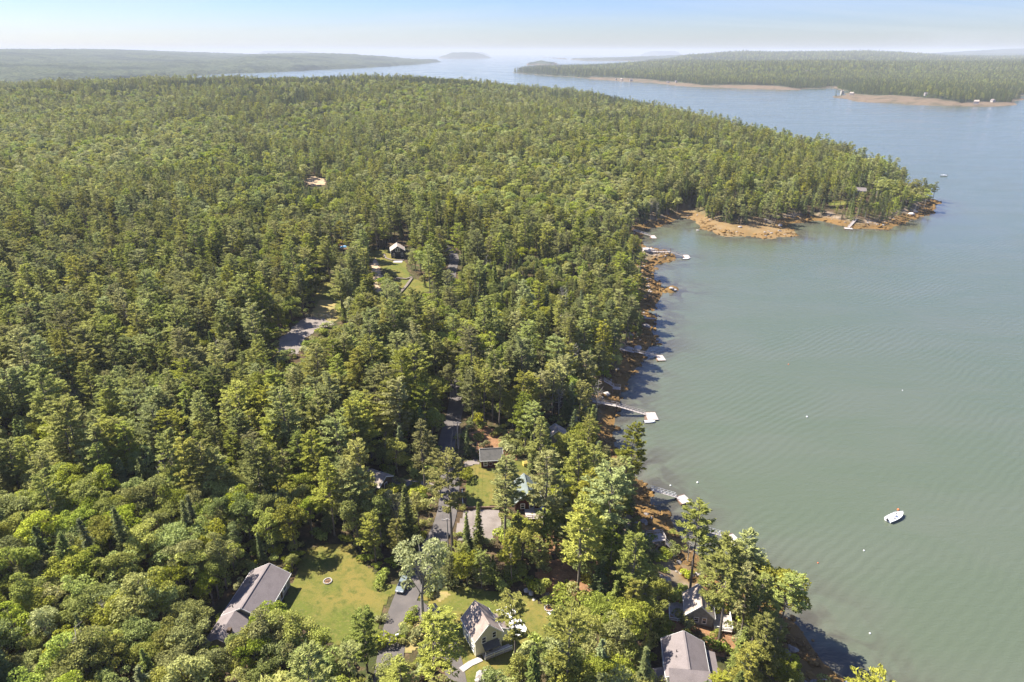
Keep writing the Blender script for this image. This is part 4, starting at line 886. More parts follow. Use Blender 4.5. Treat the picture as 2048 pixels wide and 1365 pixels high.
def pier(a, b, za, zb, w, label, m='deck', posts=True, rails=(1, -1), group=None):
    A = P3(a, za); B = P3(b, zb); r = empty('pier', A, 0, label, 'pier', group)
    o = Vector(A); A = Vector((0, 0, 0)); B = B - o
    s = MB(); d = (B - A).normalized(); nrm = Vector((-d.y, d.x, 0)).normalized()
    for k in (-1, 1): s.bar(A + nrm * k * (w / 2 - .12) + Vector((0, 0, -.16)), B + nrm * k * (w / 2 - .12) + Vector((0, 0, -.16)), .14, .24)
    s.build('beam', M['wood'], r); boards(r, A, B, w, M[m])
    if posts:
        n = max(2, int((B - A).length / 3) + 1)
        for k in range(n):
            for q in (-1, 1):
                p = A + (B - A) * k / (n - 1) + nrm * q * (w / 2 - .1); g = min(h1(o.x + p.x, o.y + p.y), o.z + p.z - .4)
                MB().bar(p + Vector((0, 0, -.1)), Vector((p.x, p.y, g - o.z - .4)), .2).build('post', M['wood'], r)
    for q in rails:
        rr = MB(); rail_line(rr, A, B, w, side=q); rr.build('railing', M[m], r)
    return r
def ramp(a, b, za, zb, w, label, m='galv', truss=False, group=None):
    A = P3(a, za); B = P3(b, zb); r = empty('ramp', A, 0, label, 'ramp', group); o = Vector(A); A = Vector((0, 0, 0)); B = B - o
    boards(r, A, B, w, M['deck'])
    for q in (-1, 1):
        rr = MB(); rail_line(rr, A, B, w, side=q, step=1.1)
        if truss:
            d = (B - A).normalized(); nrm = Vector((-d.y, d.x, 0)).normalized() * w / 2 * q; n = max(3, int((B - A).length / 1.1))
            for k in range(n): rr.bar(A + (B - A) * k / n + nrm, A + (B - A) * (k + 1) / n + nrm + Vector((0, 0, 1.0)), .06)
        rr.build('railing', M[m], r)
    return r
def floatdock(pxs, label, z=.45, m='deck', group=None):
    """floating landing; outline given as it shows, top 0.45 m over the water"""
    P = [W(u, v, z) for u, v in pxs]; c = sum(P) / len(P); r = empty('float', (c[0], c[1], 0), 0, label, 'float', group)
    Q = [(p[0] - c[0], p[1] - c[1]) for p in P]; n = len(Q)
    MB().add([(x, y, -.15) for x, y in Q] + [(x, y, z - .07) for x, y in Q], [tuple(range(n))[::-1], tuple(range(n, 2 * n))] + [(k, (k + 1) % n, n + (k + 1) % n, n + k) for k in range(n)]).build('hull', M['wood'], r)
    # planks across the first side
    a = Vector(Q[0]); b = Vector(Q[1]); e = Vector(Q[3 if n == 4 else n - 1]); w = (e - a); L = (b - a).length; k = max(3, int(L / .4)); d = (b - a) / k
    bw = d.length - .03; mesh = MB().box(0, bw, 0, w.length - .02, 0, .07).mesh('plank', M[m]); rzz = math.atan2(d.y, d.x)
    flip = (d.x * w.y - d.y * w.x) < 0
    if flip: mesh = MB().box(0, bw, -w.length + .02, 0, 0, .07).mesh('plank', M[m])
    for i in range(k): link('plank', mesh, r, (a.x + d.x * i, a.y + d.y * i, z - .065), (0, 0, rzz))
    MB().bar((a.x, a.y, z + .06), (b.x, b.y, z + .06), .14, .12).build('edge_timber', M['wood'], r)
    return r
pier((1186, 803), (1233, 812), 3.6, 3.2, 1.5, 'timber pier with railings on tall posts half way down the near shore')
ramp((1233, 812), (1291, 829), 3.2, .55, 1.2, 'long sloping gangway from the timber pier to the float with the skiff', m='deck')
floatdock([(1289, 825), (1310, 824.5), (1309, 840), (1289, 840)], 'square plank float with a white skiff alongside')
pier((1208, 762), (1228, 774), 5.5, 3.0, 1.1, 'stair flight coming down the bank to the small landing', m='deck', posts=False)
pier((1226, 776), (1241, 777.5), 3.0, 3.0, 2.2, 'small railed landing over the weedy rocks above the timber pier')
pier((1240, 698), (1269, 705), 3.4, 3.0, 1.4, 'short pier over pale rocks above the plain white float', posts=True, rails=(1,))
ramp((1270, 704), (1312, 713), 3.0, .55, 1.0, 'narrow gangway down to the plain white float', m='deck')
floatdock([(1310, 711), (1325, 710.5), (1329, 721), (1314, 721.5)], 'plain white float alone at the end of a narrow gangway')
pier((1284, 636), (1311, 638), 2.6, 2.6, 1.3, 'stubby grey pier with one tall end post', rails=())
pier((1286, 504), (1340, 504), 3.2, 3.2, 1.6, 'pale pier reaching over the weedy rock island')
ramp((1340, 504), (1366, 513), 3.2, .6, 1.1, 'gangway sloping from the rock island pier to its float', m='deck')
floatdock([(1365, 510), (1376, 510), (1379, 516), (1367, 516)], 'small pinkish float beyond the rock island')
ramp((1266, 461), (1301, 472), 3.2, .6, 1.1, 'twin railed gangway at the head of the cove', m='galv')
floatdock([(1299.5, 471), (1309, 471), (1309.5, 477), (1300, 477)], 'tiny white float at the head of the cove')
ramp((1712, 439), (1697, 456), 3.6, .6, 1.6, 'grey gangway coming down from the wooded point', m='deck')
floatdock([(1688, 455), (1704, 456), (1703.5, 459), (1689, 458)], 'thin white float below the wooded point')
ramp((1302, 980), (1352, 994), 3.4, .6, 1.1, 'aluminium truss gangway leading to the angular float', truss=True)
floatdock([(1350, 994), (1368, 989), (1381, 1001), (1362, 1009)], 'angular pale float near the lower shore, seaward of the tall pines')
ramp((1415, 1063), (1450, 1073), 3.2, .6, 1.1, 'aluminium gangway half hidden behind the lower pines', truss=True)
floatdock([(1446, 1073), (1465, 1067), (1481, 1083), (1462, 1092)], 'pale float half hidden behind the lower pines')
floatdock([(1680, 1372), (1692, 1360), (1706, 1366), (1700, 1376)], 'white railed float corner at the bottom edge', m='white')
# landing and stairs above the lower rocks
p = G(1310, 1092); ld = empty('landing', (p[0], p[1], p[2]), .15, 'small weathered plank landing on posts among the lower rocks', 'deck')
deck(ld, -2.0, 2.0, -1.4, 1.4, 2.6, rail=('b', 'r'), m='deck', mr='deck', depth=3.5, board=.35)
pier((1331, 1086), (1346, 1100), 5.0, 3.2, 1.0, 'steps running down from the plank landing', posts=False)
# tall posts
def post(px, z0, h, label, name='mooring_post', m='wood', r=.13):
    p = P3(px, z0); o = tag(MB().tube([(0, 0, -2.5), (0, 0, h)], r, 8).build(name, M[m], None, p), label, 'post'); return o
post((1233, 809), 3.2, 2.6, 'thick post where the timber pier meets its gangway')
post((1265.5, 702), 3.0, 4.6, 'tall reddish post on the short pier over the pale rocks')
post((1312.5, 639), 2.6, 3.0, 'tall post at the end of the stubby grey pier')
post((1341, 505), 3.2, 2.6, 'dark post where the rock island pier meets its gangway')
post((1317, 505), 3.2, 2.2, 'thin post half way along the rock island pier')

# ------------------------------------------------------------------ boats and buoys
def hull_loft(L, B, D, n=11, m=9, keel=.25):
    rings = []
    for i in range(n):
        t = i / (n - 1); x = -L / 2 + L * t; w = B / 2 * (1 - max(0, (t - .45) / .55) ** 2.3) * (.90 + .10 * min(1, t * 4)); w = max(w, .02)
        sheer = D * (.82 + .28 * t * t); kz = -keel * (1 - max(0, (t - .7) / .3) ** 2)
        ring = []
        for k in range(m):
            a = math.pi * k / (m - 1); ring.append((x, -w * math.cos(a) * (1 if k in (0, m - 1) else .96), sheer - (sheer - kz) * (math.sin(a) ** .65)))
        rings.append(ring)
    return rings
def motorboat(loc, rz, L, label, hullm='gel', console=True, cat='motorboat', group=None):
    B = L * .36; D = L * .13; r = empty('motorboat', loc, rz, label, cat, group); rings = hull_loft(L, B, D)
    MB().loft(rings).build('hull', M[hullm], r, smooth=False)
    gun = MB()
    for s in (0, -1):
        P = [(q[s][0], q[s][1] * .985, q[s][2] + .02) for q in rings]
        for a, b in zip(P[:-1], P[1:]): gun.bar(a, b, .14, .08)
    gun.build('gunwale', M['gel'], r)
    ins = [[(q[0][0] * .93 - .05, q[0][1] * .80, q[0][2] + .015) for q in rings], [(q[-1][0] * .93 - .05, q[-1][1] * .80, q[-1][2] + .015) for q in rings]]
    n = len(rings); MB().add(ins[0] + ins[1], [(i, i + 1, n + i + 1, n + i) for i in range(n - 1)]).build('deck', M['gel'], r)
    if console:
        cz = D * .85
        c = MB().box(-.1 * L, .03 * L, -.30, .30, cz, cz + .75).build('console', M['gel'], r)
        MB().add([(.03 * L, -.32, cz + .75), (.03 * L, .32, cz + .75), (-.03 * L, .30, cz + 1.2), (-.03 * L, -.30, cz + 1.2), (.02 * L, -.32, cz + .75), (.02 * L, .32, cz + .75), (-.04 * L, .30, cz + 1.2), (-.04 * L, -.30, cz + 1.2)],
                 [(0, 1, 2, 3), (7, 6, 5, 4), (0, 4, 5, 1), (1, 5, 6, 2), (2, 6, 7, 3), (3, 7, 4, 0)]).build('windscreen', M['glass'], c)
        MB().box(-.24 * L, -.16 * L, -.38, .38, cz, cz + .45).build('seat', M['gel'], r)
        wb = MB(); wb.box(-.19 * L, -.14 * L, -B * .46, B * .46, cz + .05, cz + .10); wb.build('folded_canvas', M['navy'], r)
        ra = MB(); P = [(q[0][0], q[0][1], q[0][2]) for q in rings[6:]] ; Pm = [(x, -y, z) for x, y, z in P][::-1]; PP = P + Pm
        ra.tube([(x * .97, y * .93, z + .42) for x, y, z in PP], .025, 5)
        for x, y, z in PP[::2]: ra.bar((x * .97, y * .93, z), (x * .97, y * .93, z + .42), .04)
        ra.build('bow_rail', M['galv'], r)
    k = MB().loft([[( -L / 2 - .15 + dx * s, dy * s, z) for dx, dy in ((-.28, -.18), (.18, -.18), (.18, .18), (-.28, .18))] for z, s in ((D * .6, .7), (D * .9, 1), (D * 1.25, 1), (D * 1.42, .7))])
    mo = k.build('outboard_motor', M['black'], r); MB().box(-L / 2 - .25, -L / 2 - .08, -.06, .06, -.5, D * .6).build('shaft', M['black'], mo)
    return r
p = W(1790, 1035, .3); q0 = W(1772, 1044, .4); q1 = W(1808, 1027, .4); d = q1 - q0
motorboat((p[0], p[1], -.02), math.atan2(d[1], d[0]), 6.3, 'white centre console motorboat moored in open water at the lower right')
p = W(1299.5, 843.5, .3); motorboat((p[0], p[1], 0), .05, 3.6, 'small white skiff tied to the near edge of the square float', console=False, cat='skiff')
p = W(1887, 352, .3); motorboat((p[0], p[1], 0), 3.3, 7.5, 'far motorboat at anchor off the tip of the wooded point')
p = W(1372, 518, .3); motorboat((p[0], p[1], 0), 0.02, 4.2, 'low grey boat lying against the float by the rock island', hullm='rock', console=False, cat='skiff')
def buoy(u, v, r, m, label):
    r = r * .78; p = W(u, v, .1); mb = MB(); rings = []
    for i in range(1, 7):
        a = math.pi * i / 7; rings.append([(r * math.sin(a) * math.cos(2 * math.pi * k / 8), r * math.sin(a) * math.sin(2 * math.pi * k / 8), -r * math.cos(a)) for k in range(8)])
    b = mb.loft(rings).build('buoy', M[m], None, (p[0], p[1], r * .35), smooth=True); tag(b, label, 'buoy', 'mooring buoys on the water')
    MB().tube([(0, 0, r * .8), (0, 0, r * 1.5)], r * .12, 5).build('eye_bolt', M['galv'], b); return b
buoy(1796.5, 1020, .42, 'orange', 'orange mooring ball beside the moored white motorboat')
buoy(1395, 965.5, .38, 'gel', 'white buoy seaward of the angular float')
buoy(1341, 971.5, .32, 'gel', 'white buoy just above the truss gangway')
buoy(1614, 834, .38, 'gel', 'lone white buoy in mid water level with the skiff')
buoy(1728, 1101.5, .26, 'gel', 'small pale buoy below and left of the moored motorboat')
buoy(1740, 1267, .26, 'gel', 'small pale buoy nearest the bottom right corner')
buoy(1577, 729, .28, 'orange', 'small reddish buoy level with the plain white float')
buoy(1805, 781, .22, 'gel', 'tiny pale buoy far out on the right of the bay')
buoy(1636, 1126, .22, 'orange', 'tiny orange buoy off the lower pines')

# ------------------------------------------------------------------ cars
def car(loc, rz, m, label, L=4.6, Wd=1.85, Hh=1.65):
    r = empty('parked_car', loc, rz, label, 'car'); w = Wd / 2
    prof = [(-L / 2, .45), (-L / 2, .95), (-L * .44, 1.02), (L * .20, 1.02), (L * .42, .88), (L / 2, .70), (L / 2, .42)]
    def sect(y, k): return [(x * k, y, z * (1 if z < .6 else (.97 if k < 1 else 1))) for x, z in prof]
    b = MB().loft([sect(-w, .975), sect(-w * .9, 1.0), sect(w * .9, 1.0), sect(w, .975)]).build('body', m, r)
    x0, x1, x2, x3 = -L * .46, -L * .34, L * .07, L * .23; zt = Hh
    MB().add([(x1, -w * .74, zt), (x2, -w * .74, zt), (x2, w * .74, zt), (x1, w * .74, zt), (x1, -w * .74, zt - .07), (x2, -w * .74, zt - .07), (x2, w * .74, zt - .07), (x1, w * .74, zt - .07)],
             [(0, 1, 2, 3), (7, 6, 5, 4), (0, 4, 5, 1), (1, 5, 6, 2), (2, 6, 7, 3), (3, 7, 4, 0)]).build('roof', m, r)
    MB().add([(x3, -w * .88, 1.0), (x3, w * .88, 1.0), (x2, w * .74, zt - .04), (x2, -w * .74, zt - .04)], [(0, 1, 2, 3)]).build('windscreen', M['glass'], r)
    MB().add([(x0, w * .88, 1.0), (x0, -w * .88, 1.0), (x1, -w * .74, zt - .04), (x1, w * .74, zt - .04)], [(0, 1, 2, 3)]).build('rear_window', M['glass'], r)
    for s in (-1, 1):
        MB().add([(x0, s * w * .88, 1.0), (x3, s * w * .88, 1.0), (x2, s * w * .74, zt - .04), (x1, s * w * .74, zt - .04)], [(0, 1, 2, 3)]).build('side_window', M['glass'], r)
        MB().bar((-.15, s * w * .89, 1.0), (-.15, s * w * .75, zt - .04), .09).build('door_pillar', m, r)
        MB().box(L / 2 - .16, L / 2 + .01, s * w * .55 - .2, s * w * .55 + .2, .62, .76).build('headlight', M['gel'], r)
        for x in (-L * .30, L * .31): 
            wl_ = MB().tube([(x, s * (w - .22), .34), (x, s * (w + .01), .34)], .34, 14).build('wheel', M['black'], r)
            MB().tube([(x, s * (w + .0), .34), (x, s * (w + .025), .34)], .2, 10).build('rim', M['galv'], wl_)
    return r
p = G(806, 1175); q0 = G(800, 1186)[:2]; q1 = G(814, 1157)[:2]; d = q0 - q1
car((p[0], p[1], p[2] + .17), math.atan2(d[1], d[0]), M['carblue'], 'silver blue car driving down the lower road past the big birch')
p = G(872, 1232); car((p[0], p[1], p[2] + .15), R(-58), M['cardark'], 'black car parked on the driveway beside the cream cottage')
p = G(884, 1262); car((p[0], p[1], p[2] + .15), R(-65), M['cardark'], 'second dark car under the pine, nearer the cottage walkway')

# ------------------------------------------------------------------ yard things
def firepit(px, label, rr=.85):
    p = G(*px); f = empty('fire_pit', p, 0, label, 'fire pit'); st = MB().loft([[(-.17, -.12, 0), (.17, -.12, 0), (.19, .12, 0), (-.15, .13, 0)], [(-.15, -.1, .24), (.14, -.11, .26), (.15, .1, .24), (-.12, .1, .27)]]).mesh('stone', M['concrete'])
    for k in range(14):
        a = 2 * math.pi * k / 14 + .1; link('stone', st, f, (rr * math.cos(a), rr * math.sin(a), .08), (0, 0, a + math.pi / 2))
    MB().tube([(0, 0, .02), (0, 0, .16)], rr * .75, 12).build('ash_bed', M['duff'], f)
    lg = MB(); lg.bar((-.4, -.2, .22), (.4, .15, .28), .12); lg.bar((-.3, .3, .2), (.3, -.3, .3), .12); lg.build('charred_logs', M['wood'], f)
firepit((1098, 1218), 'round stone fire pit on the lawn right of the cream cottage', .9)
firepit((655.5, 1164), 'round stone fire pit on the lawn behind the long ranch house', .85)
p = G(1098, 1232); chair((p[0], p[1], p[2] + .1), 2.6, 'white garden chair beside the fire pit right of the cottage')
p = G(1006, 1172); t = empty('picnic_table', (p[0], p[1], p[2] + .1), .5, 'weathered picnic table under the trees behind the cream cottage', 'table')
for k in range(5): link('tabletop_board', MB().box(-.9, .9, -.07, .07, 0, .05).mesh('b', M['wood']), t, (0, -.32 + .16 * k, .74))
for s in (-1, 1):
    MB().box(-.9, .9, s * .75 - .13, s * .75 + .13, .42, .47).build('bench', M['wood'], t)
    MB().bar((s * .6, -.8, 0), (s * .6, 0, .74), .09).build('leg', M['wood'], t); MB().bar((s * .6, .8, 0), (s * .6, 0, .74), .09).build('leg', M['wood'], t)
p = G(1050, 932)
pl = empty('play_house', (p[0], p[1], p[2] + .08), .4, 'small yellow plastic play thing at the edge of the middle lawn', 'toy')
MB().box(-.6, .6, -.5, .5, 0, 1.0).build('body', M['yellow'], pl)
MB().loft([[(-.7, -.6, 1.0), (.7, -.6, 1.0), (.7, .6, 1.0), (-.7, .6, 1.0)], [(-.6, -.05, 1.5), (.6, -.05, 1.5), (.6, .05, 1.5), (-.6, .05, 1.5)]]).build('roof', M['yellow'], pl)
p = G(688, 493, .8); tg = empty('tarpaulin', (p[0], p[1], p[2] + .1), .3, 'pale blue tarpaulin lying at the edge of the far clearing', 'tarpaulin')
MB().loft([[(-2.2, -1.5, 0), (2.2, -1.4, 0), (2.0, 1.6, 0), (-2.3, 1.4, 0)], [(-1.5, -.8, .9), (1.4, -.9, .7), (1.2, .9, 1.0), (-1.4, .8, .8)]]).build('cover', M['bluetarp'], tg)
# parcel post
p = G(795, 1281); mbx = empty('mailbox', (p[0], p[1], p[2] + .1), .4, 'white mailbox on a post at the end of the roadside hedge', 'mailbox')
MB().box(-.06, .06, -.06, .06, 0, 1.1).build('post', M['white'], mbx); MB().loft([[(-.3, -.16 + .0, 1.1), (.3, -.16, 1.1), (.3, .16, 1.1), (-.3, .16, 1.1)], [(-.3, -.12, 1.45), (.3, -.12, 1.45), (.3, .12, 1.45), (-.3, .12, 1.45)]]).build('box', M['white'], mbx)
# retaining edge, fence and low walls round the middle lawn
def wall_run(name, pxs, w, h, m, label, cat):
    pts = [G(u, v) for u, v in pxs]; P = []
    for a, b in zip(pts[:-1], pts[1:]):
        n = max(1, int(np.linalg.norm(b - a) / 1.2))
        for k in range(n): P.append(a + (b - a) * k / n)
    P.append(pts[-1]); r = empty(name, (P[0][0], P[0][1], P[0][2]), 0, label, cat); o = Vector(P[0])
    for a, b in zip(P[:-1], P[1:]):
        az = h1(a[0], a[1]); bz = h1(b[0], b[1])
        MB().bar(Vector((a[0], a[1], az + h / 2 - .1)) - o, Vector((b[0], b[1], bz + h / 2 - .1)) - o, w, h + .3).build('block', M[m], r)
    return r
wall_run('retaining_wall', [(928, 1019), (960, 1019), (1000, 1019)], .35, .7, 'wood', 'low brown timber retaining wall along the foot of the middle lawn', 'wall')
wall_run('stone_wall', [(793, 558), (812, 560), (824, 556)], 1.0, .6, 'bark', 'short dark stone wall across the far clearing', 'wall')
wall_run('stone_wall', [(824, 558), (812, 575), (800, 588)], 1.2, .6, 'bark', 'stone wall running down to the left in the far clearing', 'wall')
wall_run('garden_border', [(768, 510), (772, 518), (785, 522), (808, 522)], .8, .5, 'gravel', 'curved stone border in front of the charcoal house', 'border')
p = G(796, 524); tag(MB().box(-2.4, 2.4, -2, 2, -.3, .18).build('patio', M['concrete'], None, (p[0], p[1], p[2])), 'pinkish paved patio in front of the charcoal house', 'patio')
fc = None
pts = [G(u, v) for u, v in [(924.5, 985), (925, 996), (925.5, 1007), (927, 1018)]]
fc = empty('rail_fence', pts[0], 0, 'short white post and rail fence beside the road at the middle lawn', 'fence'); o = Vector(pts[0])
for a in pts: MB().box(-.08, .08, -.08, .08, -.2, 1.1).build('post', M['white'], fc, Vector((a[0], a[1], a[2])) - o)
for a, b in zip(pts[:-1], pts[1:]):
    for z in (.5, .95): MB().bar(Vector((a[0], a[1], a[2] + z)) - o, Vector((b[0], b[1], b[2] + z)) - o, .06, .12).build('rail', M['white'], fc)
fc2 = [G(u, v) for u, v in [(612, 640), (625, 638), (638, 637), (652, 640), (664, 642)]]
fe = empty('wire_fence', fc2[0], 0, 'thin wire fence on dark posts across the dry grass of the gravel clearing', 'fence'); o = Vector(fc2[0])
for a in fc2: MB().box(-.06, .06, -.06, .06, -.2, 2.4).build('post', M['wood'], fe, Vector((a[0], a[1], a[2])) - o)
for a, b in zip(fc2[:-1], fc2[1:]):
    for z in (.8, 1.6, 2.3): MB().bar(Vector((a[0], a[1], a[2] + z)) - o, Vector((b[0], b[1], b[2] + z)) - o, .025).build('wire', M['galv'], fe)
# utility poles and their lines
POLES = []
for (u, v, hh, lab) in ((916.5, 898, 9.0, 'pale utility pole with crossarm beside the dark red outbuilding'), (897, 1105, 9.5, 'utility pole with crossarm beside the road below the middle lawn'), (1310, 0, 0, '')):
    if hh == 0: continue
    p = G(u, v); r = empty('utility_pole', p, .05, lab, 'utility pole', 'utility poles along the road')
    MB().tube([(0, 0, -.5), (0, 0, hh)], [.17, .12], 8).build('pole', M['deck'], r)
    MB().bar((-1.15, 0, hh - .4), (1.15, 0, hh - .4), .13, .15).build('crossarm', M['deck'], r)
    for x in (-1.05, -.35, .35, 1.05): MB().tube([(x, 0, hh - .33), (x, 0, hh - .1)], .05, 6).build('insulator', M['gel'], r)
    POLES.append((p[0], p[1], p[2] + hh - .1))
k0 = G(905, 800); POLES = [(k0[0], k0[1], k0[2] + 9)] + POLES
for i, (a, b) in enumerate(zip(POLES[:-1], POLES[1:])):
    w = MB()
    for x in (-1.05, 0, 1.05):
        P = [Vector((a[0] + (b[0] - a[0]) * t + x, a[1] + (b[1] - a[1]) * t, a[2] + (b[2] - a[2]) * t - 4 * .8 * t * (1 - t))) for t in np.linspace(0, 1, 9)]
        w.tube([p - P[0] + Vector((x, 0, 0)) for p in P], .022, 3)
    tag(w.build('power_line', M['black'], None, (a[0], a[1], a[2])), ['overhead wires coming down the road to the pale utility pole', 'overhead wires crossing from the pale utility pole to the lower one'][i], 'power line')
# rocks, brush pile
def rock_mesh(seed, m=None):
    r = np.random.default_rng(seed); mb = MB(); rings = []
    for i in range(1, 5):
        a = math.pi * i / 5; rings.append([(math.sin(a) * math.cos(2 * math.pi * k / 7) * r.uniform(.75, 1.15), math.sin(a) * math.sin(2 * math.pi * k / 7) * r.uniform(.75, 1.15), -math.cos(a) * .7 * r.uniform(.85, 1.1)) for k in range(7)])
    return mb.loft(rings).mesh('boulder', m or M['rock'])
RK = [rock_mesh(s) for s in range(5)]; PALE = [rock_mesh(s, M['concrete']) for s in range(5)]
def boulder(u, v, s, label, group=None, mm=None, zl=0):
    p = G(u, v); o = link('boulder', (mm or PALE)[random.randrange(5)], None, (p[0], p[1], p[2] + s * .2 + zl), (random.uniform(-.3, .3), random.uniform(-.3, .3), random.uniform(0, 6))); o.scale = (s * random.uniform(.8, 1.3), s, s * .75)
    return tag(o, label, 'rock', group)
for k, (u, v, s, lab) in enumerate(((1054, 1182, .7, 'pale boulder at the left of the row behind the cottage lawn'), (1062, 1188, .8, 'broad pale boulder second in the row behind the cottage lawn'), (1068, 1201, .45, 'small brown stone nearest the cottage lawn centre'),
    (962, 1352, .9, 'pale boulder left in the heap at the bottom edge'), (972, 1348, .8, 'upper pale boulder in the heap at the bottom edge'), (968, 1362, .9, 'lowest pale boulder in the heap at the bottom edge'), (955, 1362, .6, 'small pale stone by the walkway at the bottom edge'))):
    boulder(u, v, s, lab)
for k, (u, v, s, lab) in enumerate(((1822, 430, 2.6, 'large pale rock ledge on the seaward side of the wooded point'), (1830, 425, 2.0, 'second pale ledge right of the largest on the wooded point'), (1395, 462, 1.3, 'pale rock on the beach spit'), (1560, 452, 1.8, 'flat pale rock at the seaward end of the beach spit'), (1480, 455, 1.4, 'pale rock at the foot of the trees on the beach spit'),
    (1275, 699, 2.0, 'pale ledge under the short pier'), (1258, 700, 1.8, 'pale ledge landward of the short pier'), (1293, 502, 2.8, 'broad white ledge under the rock island pier'), (1304, 501, 2.2, 'white rock beside the ledge under the rock island pier'), (1212, 790, 1.6, 'grey white ledge between the landing and the timber pier'), (1343, 578, 1.3, 'pale capped rock on the weedy islet'), (1350, 581, 1.0, 'lower rock on the weedy islet'), (1293, 655, 2.2, 'dark grey crag below the stubby pier'), (1275, 672, 1.4, 'pinkish rock face near the tall reddish post'))):
    boulder(u, v, s, lab, mm=RK if 'dark' in lab else PALE)
p = G(1094, 1196); bp = MB(); r_ = random.Random(4)
for k in range(60):
    a = r_.uniform(0, 3.14); L_ = r_.uniform(.4, 1.3); c = Vector((r_.gauss(0, .6), r_.gauss(0, .4), r_.uniform(.1, .6))); d = Vector((math.cos(a), math.sin(a), r_.uniform(-.3, .3))) * L_ / 2
    bp.bar(c - d, c + d, .06)
b_ = bp.build('brush_pile', M['dead'], None, (p[0], p[1], p[2])); tag(b_, 'heap of cut brushwood at the back of the cottage lawn', 'brush pile', kind='stuff')
# small far houses on the opposite shore
FARH = [((1232, 160.5), 'white cottage leftmost on the far shore'), ((1243, 161.5), 'white cottage second from the left on the far shore'), ((1262, 163), 'pale cottage near the left landing of the far shore'), ((1336, 166.5), 'white boathouse on the far shore spruce bank'), ((1352, 166), 'large white house on the far shore spruce bank'),
        ((1612, 146), 'white house in the gap of the distant wood'), ((1659, 152), 'pale house above the far beach neck'), ((1748, 182), 'white house in the trees of the right hand peninsula'), ((1684, 188), 'white shed at the corner of the far beach'), ((1703, 190), 'pink roofed cottage on the far beach'), ((1852, 192), 'cottage set in trees on the right hand peninsula'), ((2024, 178), 'grey roofed house by the right hand channel'), ((1985, 205), 'small white shed near the tip of the right hand peninsula'), ((1952, 208), 'white boat shed at the waterline of the right hand peninsula')]
for k, ((u, v), lab) in enumerate(FARH):
    z = 8.0
    for _ in range(8):
        p = W(u, v, z); s = sdist([p[0]], [p[1]], A_w); z = .5 * z + .5 * max(float(zA(s, p[:1], p[1:2])[0]), 1)
    gable_house('far_house', lab, None, None, 7, 4.5 + (k % 3), 3, M['deck'], M['cedar' if k % 2 else 'shingle_grey'], L=8 + (k % 4) * 2, loc=(p[0], p[1], z), rz=k * .8, group='houses on the far shore', wins=[('f', 0, 1.2, 1.4, 1.4)])
HOUSE_FAR = HOUSE_PX[-len(FARH):]; HOUSE_PX = HOUSE_PX[:-len(FARH)]

# ------------------------------------------------------------------ plant the wood
parts = []
for (x0, x1, y0, y1, sp, seed) in ((-190, 130, 42, 150, 4.6, 1), (-300, 160, 150, 300, 5.2, 2), (-560, 160, 300, 620, 6.0, 3), (100, 400, 480, 900, 6.0, 4)):
    r, X, Y, Z, s = scatter(x0, x1, y0, y1, sp, seed)
    parts.append(add_trees(r, X, Y, Z, s))
for (x0, x1, y0, y1, sp, seed) in ((-800, 100, 620, 900, 6.6, 5), (-1150, 420, 900, 1350, 7.4, 6), (-1800, 400, 1350, 2450, 8.6, 7)):
    r, X, Y, Z, s = scatter(x0, x1, y0, y1, sp, seed)
    parts.append(add_trees(r, X, Y, Z, s, 1.02))
T = np.vstack(parts)
